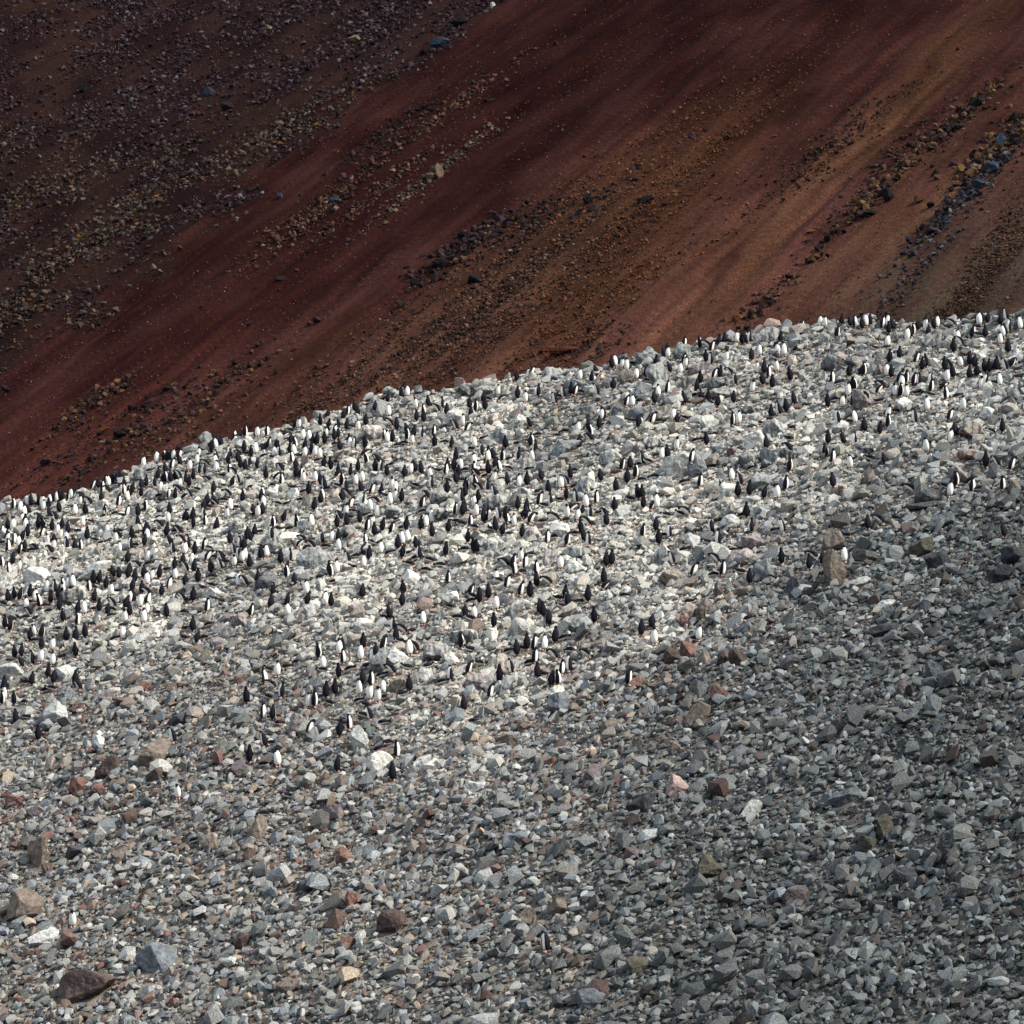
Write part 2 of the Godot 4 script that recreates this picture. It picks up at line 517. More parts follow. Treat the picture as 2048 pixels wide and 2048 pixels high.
func penguin_mesh(bend: Array, spread: float, height: float, twist: float) -> ArrayMesh:
	var st := SurfaceTool.new()
	st.begin(Mesh.PRIMITIVE_TRIANGLES)
	st.set_smooth_group(0)
	var black := Color(0.011, 0.011, 0.014)
	var white := Color(0.64, 0.63, 0.575)
	var pink := Color(0.42, 0.26, 0.22)
	var n := 20
	var c := Vector3(0, height, 0)
	var s := 0.0
	var rings := []
	var where := []
	var shoulder := Transform3D()
	var beak := Transform3D()
	var rump := Transform3D()
	for r in RINGS:
		while s < r[0] - 0.0001:
			var ds := minf(0.01, r[0] - s)
			var th := bend_at(bend, s + ds * 0.5)
			c += Vector3(0, cos(th), sin(th)) * ds
			s += ds
		var th2 := bend_at(bend, r[0])
		var along := Vector3(0, cos(th2), sin(th2))
		var front := Vector3(0, -sin(th2), cos(th2))
		var side := Vector3(1, 0, 0)
		if r[0] > 0.5:
			front = front.rotated(along, twist)
			side = side.rotated(along, twist)
		rings.append(ring(c, side, front, r[1], r[2], n))
		where.append(r[0])
		if absf(r[0] - 0.42) < 0.001:
			shoulder = Transform3D(Basis(side, along, front), c)
		if absf(r[0] - 0.60) < 0.001:
			beak = Transform3D(Basis(side, along, front), c)
		if absf(r[0] - 0.03) < 0.001:
			rump = Transform3D(Basis(side, along, front), c)
	var coat := func(i: int, k: int) -> Color:
		var phi := absf(rad_to_deg(wrapf(TAU * (k + 1.0) / n, -PI, PI)))
		var at: float = where[i]
		if at >= 0.03 and at < 0.50 and phi < (58.0 if bend[0] > 50.0 else 88.0):
			return white
		if at >= 0.50 and at < 0.555 and phi < 66.0:
			return white
		return black
	loft(st, rings, coat)
	# beak
	var tip := beak.origin + beak.basis.z * 0.125 - beak.basis.y * 0.012
	loft(st, [ring(beak.origin + beak.basis.z * 0.045, beak.basis.x, beak.basis.y, 0.018, 0.02, 6), ring((beak.origin + tip) * 0.5 + beak.basis.z * 0.03, beak.basis.x, beak.basis.y, 0.013, 0.014, 6), ring(tip, beak.basis.x, beak.basis.y, 0.003, 0.003, 6)], func(_i: int, _k: int) -> Color: return black)
	# flippers
	for side in [-1.0, 1.0]:
		var dir: Vector3 = (-shoulder.basis.y * cos(spread) + shoulder.basis.x * side * sin(spread) - shoulder.basis.z * 0.12).normalized()
		var flat: Vector3 = (shoulder.basis.z - dir * shoulder.basis.z.dot(dir)).normalized()
		var thin := dir.cross(flat)
		var root: Vector3 = shoulder.origin + shoulder.basis.x * side * 0.088 - shoulder.basis.z * 0.005
		var fr := []
		for q in [[0.0, 0.030, 0.016], [0.08, 0.042, 0.014], [0.17, 0.038, 0.011], [0.25, 0.026, 0.008], [0.29, 0.008, 0.004]]:
			fr.append(ring(root + dir * q[0] + shoulder.basis.x * side * 0.02 * sin(q[0] * 8.0), flat, thin, q[1], q[2], 8))
		loft(st, fr, func(_i: int, k: int) -> Color:
			return white if (k == 1 or k == 2) and false else black)
	# stiff tail
	var tail_dir := (-rump.basis.y * 0.62 - rump.basis.z * 0.75).normalized()
	loft(st, [ring(rump.origin, rump.basis.x, rump.basis.z, 0.05, 0.03, 6), ring(rump.origin + tail_dir * 0.10, rump.basis.x, rump.basis.z, 0.03, 0.012, 6), ring(rump.origin + tail_dir * 0.17, rump.basis.x, rump.basis.z, 0.006, 0.004, 6)], func(_i: int, _k: int) -> Color: return black)
	# feet
	for side in [-1.0, 1.0]:
		var f := Vector3(0.055 * side, 0.0, 0.0)
		if bend[0] > 50.0:
			f += Vector3(0, 0, 0.02)
		loft(st, [ring(f + Vector3(0, height + 0.02, -0.02), Vector3.RIGHT, Vector3.BACK, 0.028, 0.03, 6), ring(f + Vector3(0, 0.03, 0.0), Vector3.RIGHT, Vector3.BACK, 0.026, 0.028, 6), ring(f + Vector3(0, 0.012, 0.03), Vector3.RIGHT, Vector3.BACK, 0.04, 0.065, 6), ring(f + Vector3(0, -0.03, 0.03), Vector3.RIGHT, Vector3.BACK, 0.04, 0.065, 6)], func(_i: int, _k: int) -> Color: return pink)
	st.generate_normals()
	return st.commit()

var penguin_meshes := {}

func make_penguins() -> void:
	var up := [[5, 2, 0, 4, 6], [9, 5, 2, 8, 12], [3, -1, -3, -2, -4], [8, 10, 14, 22, 26], [10, 14, 22, 44, 60], [2, -4, -8, -14, -24]]
	var upright := []
	for i in up.size():
		upright.append(penguin_mesh(up[i], [0.12, 0.16, 0.22, 0.14, 0.3, 0.42][i], 0.035, [0.0, 0.9, -0.7, 0.3, 0.5, 0.0][i]))
	var stretched := penguin_mesh([2, -2, -6, -18, -35], 0.75, 0.035, 0.0)
	var bowed := [penguin_mesh([22, 40, 66, 92, 112], 0.25, 0.05, 0.0), penguin_mesh([14, 28, 48, 80, 118], 0.35, 0.045, 0.4), penguin_mesh([30, 52, 72, 80, 84], 0.3, 0.05, 0.0)]
	var lying := [penguin_mesh([70, 84, 80, 44, 12], 0.14, 0.06, 0.0), penguin_mesh([66, 88, 104, 100, 80], 0.16, 0.07, 0.0), penguin_mesh([58, 74, 84, 70, 36], 0.18, 0.06, 0.5)]
	for k in ["b", "f", "l", "r"]:
		penguin_meshes[k] = upright
	penguin_meshes["w"] = [stretched]
	penguin_meshes["p"] = bowed
	penguin_meshes["q"] = bowed
	penguin_meshes["n"] = lying
	penguin_meshes["m"] = lying

# the way a pose faces: 0 towards the camera, 90 to the right
func facing(pose: String, chance: float) -> float:
	match pose:
		"b":
			return 180.0 + (chance - 0.5) * 70.0
		"f":
			return (chance - 0.5) * 60.0
		"l":
			return -98.0 + (chance - 0.5) * 44.0
		"r":
			return 98.0 + (chance - 0.5) * 44.0
		"p":
			return -105.0 + (chance - 0.5) * 50.0
		"q":
			return 105.0 + (chance - 0.5) * 50.0
		"w":
			return 180.0 + (chance - 0.5) * 40.0
	return (100.0 if chance < 0.5 else -100.0) + (fposmod(chance * 7.0, 1.0) - 0.5) * 90.0

func penguin_place(pose: String, x: float, d: float, lift: float) -> Transform3D:
	var yaw := deg_to_rad(facing(pose, rng.randf()))
	var size := rng.randf_range(0.97, 1.12) * (0.84 if pose == "n" else 1.0)
	var b := Basis(Vector3(0, 0, 1), rng.randfn() * 0.06) * Basis(Vector3.UP, yaw).scaled(Vector3.ONE * size)
	var back := 0.0
	if pose == "n":
		back = 0.2
	return Transform3D(b, Vector3(x, ground(x, d) + lift, -d)) * Transform3D(Basis(), Vector3(0, 0, -back))

func build_penguins() -> void:
	make_penguins()
	var mat := StandardMaterial3D.new()
	mat.vertex_color_use_as_albedo = true
	mat.roughness = 0.8
	mat.metallic_specular = 0.2
	var first := {}
	for row in PENGUINS:
		var half := row.split("|")
		var a := half[0].split(" ")
		var choice: Array = penguin_meshes[a[0]]
		var pick := rng.randi() % choice.size()
		var key := "%s%d" % [a[0] if not a[0] in ["f", "l", "r"] else "b", pick]
		var o: MeshInstance3D
		if first.has(key):
			o = first[key].duplicate()
		else:
			o = MeshInstance3D.new()
			o.mesh = choice[pick]
			o.material_override = mat
			first[key] = o
		o.name = numbered("penguin")
		var x := a[1].to_float()
		var d := a[2].to_float()
		o.transform = penguin_place(a[0], x, d, a[3].to_float())
		o.set_meta("label", half[1])
		o.set_meta("category", "penguin")
		o.set_meta("group", "penguins of the colony")
		add_child(o, true)
		mark(x, d, 0.2, 1, a[3].to_float())
	var spots := {}
	for row in CROWD:
		for one in row.split("; "):
			var a := one.split(" ")
			var choice: Array = penguin_meshes[a[0]]
			var m: ArrayMesh = choice[rng.randi() % choice.size()]
			if not spots.has(m):
				spots[m] = []
			var x := a[1].to_float()
			var d := a[2].to_float()
			spots[m].append(penguin_place(a[0], x, d, a[3].to_float()))
			mark(x, d, 0.2, 1, a[3].to_float())
	var crowd := Node3D.new()
	crowd.name = "penguin_crowd"
	crowd.set_meta("label", "mass of far penguins crowding the upper scree up to the skyline")
	crowd.set_meta("category", "penguin colony")
	crowd.set_meta("kind", "stuff")
	add_child(crowd)
	for m in spots:
		copies(crowd, "penguin", m, mat, spots[m], [])

func copies(parent: Node3D, called: String, mesh: Mesh, mat: Material, at: Array, tints: Array) -> void:
	if at.is_empty():
		return
	var mm := MultiMesh.new()
	mm.transform_format = MultiMesh.TRANSFORM_3D
	mm.use_colors = not tints.is_empty()
	mm.mesh = mesh
	mm.instance_count = at.size()
	for i in at.size():
		mm.set_instance_transform(i, at[i])
		if not tints.is_empty():
			mm.set_instance_color(i, tints[i])
	var o := MultiMeshInstance3D.new()
	o.name = called
	o.multimesh = mm
	o.material_override = mat
	o.set_meta("kind", "stuff")
	parent.add_child(o, true)

# ------------------------------------------------------------------ loose stones

var scree_palette: Array[Color] = []

func stone_tint(x: float, d: float, size: float) -> Color:
	var roll := rng.randf()
	var warm := clampf(0.5 + 1.3 * broad.get_noise_2d(x * 1.6 + 50.0, d * 1.6), 0.0, 1.0)
	var c: Color
	if roll < 0.24:
		c = Color8(142, 142, 138)
	elif roll < 0.44:
		c = Color8(121, 126, 129)
	elif roll < 0.60:
		c = Color8(119, 122, 115)
	elif roll < 0.72:
		c = Color8(164, 164, 158)
	elif roll < 0.72 + 0.14:
		c = Color8(130, 122, 114)
	elif roll < 0.90 + 0.04 * warm:
		c = Color8(116, 99, 90)
	elif roll < 0.935 + 0.03 * warm:
		c = Color8(108, 84, 78)
	elif roll < 0.975:
		c = Color8(166, 152, 134)
	else:
		c = Color8(92, 94, 98)
	var lin := c.srgb_to_linear() * rng.randf_range(0.55, 1.3)
	var flank := flank_rock_and_shade(x, d)
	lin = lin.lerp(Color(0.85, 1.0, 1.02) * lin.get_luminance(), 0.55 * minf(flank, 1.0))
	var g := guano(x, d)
	lin = lin * lerpf(1.0, 0.60, minf(flank, 1.1) * (1.0 - g))  # stone colour also holds the painted shade of the right flank
	if g > 0.02:
		lin = lin.lerp(srgb(220, 217, 204), clampf(g * rng.randf_range(0.25, 1.1) * clampf(1.2 - 0.85 * size, 0.5, 1.05), 0.0, 0.92))
	return lin

func free_spot(x: float, d: float, size: float) -> bool:
	var key := Vector2i(floori(x), floori(d))
	if not keep_out.has(key):
		return true
	for k in keep_out[key]:
		var dx: float = x - k[0]
		var dd: float = d - k[1]
		if k[3] == 0:
			if dx * dx + dd * dd < k[2] * k[2] * 0.8:
				return false
		else:
			# nothing tall just in front of a penguin
			if absf(dx) < 0.10 + size * 0.38 and dd < 0.06 and dd > -(0.14 + size * 0.9) and size > 0.2:
				return false
	return true

func half_width(d: float) -> float:
	return 0.1763 * d * 1.02 + 3.5

func scatter_scree() -> void:
	var kinds: Array[ArrayMesh] = []
	for i in 7:
		kinds.append(hull_mesh(15, rng.randf_range(0.55, 0.85), rng.randf_range(0.7, 1.0), 4.0))
	for i in 7:
		kinds.append(hull_mesh(14, rng.randf_range(0.28, 0.45), rng.randf_range(0.5, 0.85), 4.0))
	var small: Array[ArrayMesh] = []
	for i in 5:
		small.append(hull_mesh(8, rng.randf_range(0.5, 0.8), rng.randf_range(0.7, 1.0), 2.5))
	var slope := Vector3(-0.301681, 1.0, 0.449599).normalized()
	var all := []
	# [spacing, smallest, largest, share kept, sunk]
	for layer in [[0.62, 0.38, 0.95, 0.5, 0.14], [0.25, 0.20, 0.52, 0.95, 0.15], [0.135, 0.075, 0.20, 0.94, 0.2]]:
		var step: float = layer[0]
		var d := 78.0
		while d < 176.0:
			var w := half_width(d)
			var x := -w
			while x < w:
				var px := x + rng.randf_range(-0.5, 0.5) * step
				var pd := d + rng.randf_range(-0.5, 0.5) * step
				x += step
				var keep: float = layer[3]
				if step > 0.5 and (guano(px, pd) > 0.25 or (px > 6.0 and pd > 128.0)):
					keep = 0.95
				if rng.randf() > keep or pd > crest(px) + 5.0:
					continue
				var size: float = layer[1] * pow(layer[2] / layer[1], pow(rng.randf(), 1.8))
				if step > 0.5 and pd > crest(px) - 3.0:
					size *= rng.randf_range(1.0, 1.25)
				if not free_spot(px, pd, size):
					continue
				all.append([px, pd, size, layer[4] + (rng.randf() * 0.34 if size > 0.2 else 0.0)])
			d += step
	var spots := {}
	var tints := {}
	var big := []
	for s in all:
		var size: float = s[2]
		var from: Array[ArrayMesh] = small if size < 0.15 else kinds
		var m: ArrayMesh = from[rng.randi() % from.size()]
		var b := Basis(Vector3.UP, rng.randfn() * 0.8)
		b = Basis(Vector3(rng.randfn(), 0, rng.randfn()).normalized(), rng.randfn() * 0.4) * b
		b = Basis(Vector3(0, 0, 1), rng.randf_range(-0.1, 0.6)) * b
		b = Basis(Quaternion(Vector3.UP, slope)) * b
		b = b.scaled(Vector3.ONE * size * rng.randf_range(0.92, 1.1))
		var t := Transform3D(b, Vector3(s[0], ground(s[0], s[1]) + size * s[3], -s[1]))
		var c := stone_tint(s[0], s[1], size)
		# how large it shows
		var show: float = size / s[1]
		if absf(s[0]) < 0.176 * s[1] - 0.3 and s[1] > 87.0 and size > 0.6:
			big.append([show, m, t, c])
		else:
			if not spots.has(m):
				spots[m] = []
				tints[m] = []
			spots[m].append(t)
			tints[m].append(c)
	big.sort_custom(func(p, q): return p[0] > q[0])
	for i in range(300, big.size()):
		var m: ArrayMesh = big[i][1]
		spots[m].append(big[i][2])
		tints[m].append(big[i][3])
	single_stones(scree, big, 3.0)
	var rest := Node3D.new()
	rest.name = "loose_stones"
	rest.set_meta("kind", "stuff")
	scree.add_child(rest)
	var mat := rock_material(0.9)
	for m in spots:
		copies(rest, "stone_scatter", m, mat, spots[m], tints[m])
	print("scree stones ", all.size(), " large ", big.size())

# the stones that show largest, each a part of the slope; alike colours share a material
func single_stones(parent: Node3D, big: Array, _k: float) -> void:
	var mats := {}
	for i in mini(300, big.size()):
		var c: Color = big[i][3]
		var key := Vector3i(roundi(c.r * 24.0), roundi(c.g * 24.0), roundi(c.b * 24.0))
		if parent == red_slope:
			key = Vector3i(roundi(c.r * 90.0), roundi(c.g * 90.0), roundi(c.b * 90.0))
		if not mats.has(key):
			mats[key] = rock_material(0.9, c.linear_to_srgb())
		var o := MeshInstance3D.new()
		o.name = numbered("stone" if parent == scree else "rock")
		o.mesh = big[i][1]
		o.material_override = mats[key]
		o.transform = big[i][2]
		parent.add_child(o, true)

# [u, v, reach along, reach across, stones per square metre, largest, kind of rock]
var rubble_fields: Array = [
	[217.1, -157.9, 16.0, 8.0, 3.2, 0.55, "orange"],
	[205.1, -158.8, 12.0, 7.0, 3.2, 0.6, "mixed"],
	[199.1, -161.4, 12.0, 7.0, 2.6, 0.6, "mixed"],
	[207.9, -171.7, 5.0, 3.0, 3.0, 1.1, "dark"],
	[211.2, -170.7, 5.0, 2.5, 3.0, 1.0, "dark"],
	[212.8, -165.9, 4.0, 2.0, 2.5, 0.9, "dark"],
	[215.8, -159.9, 6.0, 2.0, 2.0, 1.0, "dark"],
	[194.6, -146.9, 14.0, 8.0, 2.4, 0.45, "orange"],
	[189.2, -159.0, 14.0, 8.0, 2.4, 0.5, "mixed"],
	[185.4, -167.6, 10.0, 6.0, 1.8, 0.55, "mixed"],
	[185.3, -182.0, 9.0, 4.0, 2.4, 0.8, "ochre"],
	[187.9, -189.0, 4.0, 2.5, 3.0, 0.9, "dark"],
	[181.4, -187.6, 5.0, 2.0, 3.0, 1.0, "ochre"],
	[187.8, -199.6, 5.0, 2.5, 2.5, 0.9, "ochre"],
	[178.0, -190.4, 10.0, 5.0, 1.4, 0.6, "dark"],
	[190.3, -126.2, 5.0, 1.6, 4.0, 0.8, "ochre"],
	[207.1, -125.2, 9.0, 1.2, 3.5, 0.9, "ochre"],
	[213.3, -126.9, 6.0, 2.2, 2.5, 0.7, "ochre"],
	[220.2, -136.2, 12.0, 3.0, 2.0, 0.6, "dark"],
	[221.1, -123.8, 7.0, 2.5, 3.0, 0.9, "ochre"],
	[213.0, -116.5, 6.0, 2.2, 4.0, 1.1, "ochre"],
	[206.9, -115.1, 7.0, 1.4, 5.0, 0.8, "blue"],
	[201.4, -114.8, 8.0, 1.1, 3.5, 0.8, "blue"],
	[195.1, -113.0, 9.0, 1.4, 3.0, 0.6, "blue"],
	[192.3, -106.7, 14.0, 4.0, 3.0, 0.4, "ochre"],
	[187.7, -104.1, 12.0, 9.0, 3.0, 0.35, "mixed"],
	[202.9, -127.5, 18.0, 1.0, 2.2, 0.45, "dark"],
	[229.6, -190.9, 10.0, 1.6, 4.0, 0.8, "pale"],
	[225.8, -195.9, 12.0, 3.0, 3.0, 0.7, "mixed"],
	[224.6, -203.3, 10.0, 3.5, 3.0, 0.8, "mixed"],
	[245.9, -203.0, 9.0, 2.5, 3.0, 0.8, "mixed"],
	[241.8, -208.4, 7.0, 3.0, 2.5, 0.9, "dark"],
	[187.3, -139.4, 6.0, 3.0, 3.0, 0.6, "ochre"],
	[227.0, -153.2, 16.0, 6.0, 1.6, 0.35, "orange"],
]
# the same on the rubble slope, in x and d: [x, d, reach, reach, per square metre, largest, kind]

func hill_stone_tint(kind: String) -> Color:
	var roll := rng.randf()
	var c: Color
	match kind:
		"orange":
			c = srgb(128, 82, 48) if roll < 0.5 else (srgb(108, 72, 56) if roll < 0.85 else srgb(58, 46, 46))
		"dark":
			c = srgb(44, 38, 42) if roll < 0.7 else (srgb(72, 56, 62) if roll < 0.9 else srgb(112, 84, 60))
		"ochre":
			c = srgb(54, 46, 44) if roll < 0.5 else (srgb(120, 94, 58) if roll < 0.7 else srgb(108, 82, 66))
		"blue":
			c = srgb(58, 64, 74) if roll < 0.5 else (srgb(44, 44, 52) if roll < 0.85 else srgb(104, 108, 114))
		"pale":
			c = srgb(122, 106, 88) if roll < 0.6 else srgb(74, 62, 58)
		"purple":
			c = srgb(52, 40, 46) if roll < 0.6 else (srgb(80, 66, 74) if roll < 0.88 else srgb(104, 100, 104))
		"field":
			c = srgb(84, 72, 60) if roll < 0.4 else (srgb(48, 44, 48) if roll < 0.66 else (srgb(116, 102, 88) if roll < 0.86 else (srgb(104, 96, 92) if roll < 0.95 else srgb(128, 88, 42))))
		_:
			c = srgb(96, 66, 52) if roll < 0.5 else (srgb(62, 50, 48) if roll < 0.8 else srgb(128, 104, 86))
	return c.lerp(srgb(64, 46, 44), 0.35) * 0.62 * rng.randf_range(0.5, 1.5)  # dimmed: the cloud shade on the hill is painted into its stones

func scatter_hill() -> void:
	var kinds: Array[ArrayMesh] = []
	for i in 8:
		kinds.append(hull_mesh(12, rng.randf_range(0.5, 0.9), rng.randf_range(0.7, 1.0), 3.0))
	var spots := {}
	var tints := {}
	var big := []
	var total := 0
	var put := func(x: float, d: float, size: float, c: Color) -> void:
		var m: ArrayMesh = kinds[rng.randi() % kinds.size()]
		var b := Basis(Vector3(rng.randfn(), rng.randfn(), rng.randfn()).normalized(), rng.randf() * TAU).scaled(Vector3.ONE * size)
		var t := Transform3D(b, Vector3(x, hill(x, d) + size * 0.15, -d))
		if size > 0.62 and absf(x) < 0.176 * d - 1.0:
			big.append([size / d, m, t, c])
		else:
			if not spots.has(m):
				spots[m] = []
				tints[m] = []
			spots[m].append(t)
			tints[m].append(c)
	for f in rubble_fields:
		var many := int(f[2] * f[3] * 3.4 * f[4] * 4.0)
		for i in many:
			var u: float = f[0] + rng.randfn() * f[2] * 0.6
			var v: float = f[1] + rng.randfn() * f[3] * 0.6
			var x := 0.62 * u + 0.785 * v
			var d := 0.785 * u - 0.62 * v
			var size: float = 0.11 * pow(f[5] / 0.11, pow(rng.randf(), 2.6))
			put.call(x, d, size, hill_stone_tint(f[6]))
			total += 1
	# rubble slope and the sprinkle of grit over everything
	var d := 205.0
	while d < 460.0:
		var w := 0.1763 * d * 1.03 + 4.0
		for i in int(w * 2.0 * 7.0):
			var x := rng.randf_range(-w, w)
			var pd := d + rng.randf()
			var rub := rubble_side(x, pd)
			var n := broad.get_noise_2d(x * 1.4 + 30.0, pd * 0.9)
			if rng.randf() < rub * clampf(0.62 + 1.3 * n, 0.12, 1.0):
				var size: float = 0.15 * pow(0.95 / 0.15, pow(rng.randf(), 2.1))
				var kind := "purple" if 0.62 * x + 0.785 * pd > 257.0 + 8.0 * n or broad.get_noise_2d(x + 200.0, pd) > 0.22 else "field"
				put.call(x, pd, size, hill_stone_tint(kind))
				total += 1
			elif rng.randf() < 0.30:
				var c := hill_stone_tint("mixed") if rng.randf() < 0.6 else srgb(140, 116, 104) * rng.randf_range(0.3, 0.9)
				put.call(x, pd, 0.07 + 0.12 * pow(rng.randf(), 3.0), c)
				total += 1
		d += 1.0
	big.sort_custom(func(p, q): return p[0] > q[0])
	for i in range(300, big.size()):
		var m: ArrayMesh = big[i][1]
		spots[m].append(big[i][2])
		tints[m].append(big[i][3])
	single_stones(red_slope, big, 0.0)
	var rest := Node3D.new()
	rest.name = "loose_rubble"
	rest.set_meta("kind", "stuff")
	red_slope.add_child(rest)
	var mat := rock_material(0.8)
	for m in spots:
		copies(rest, "rubble_scatter", m, mat, spots[m], tints[m])
	print("hill stones ", total, " large ", big.size())

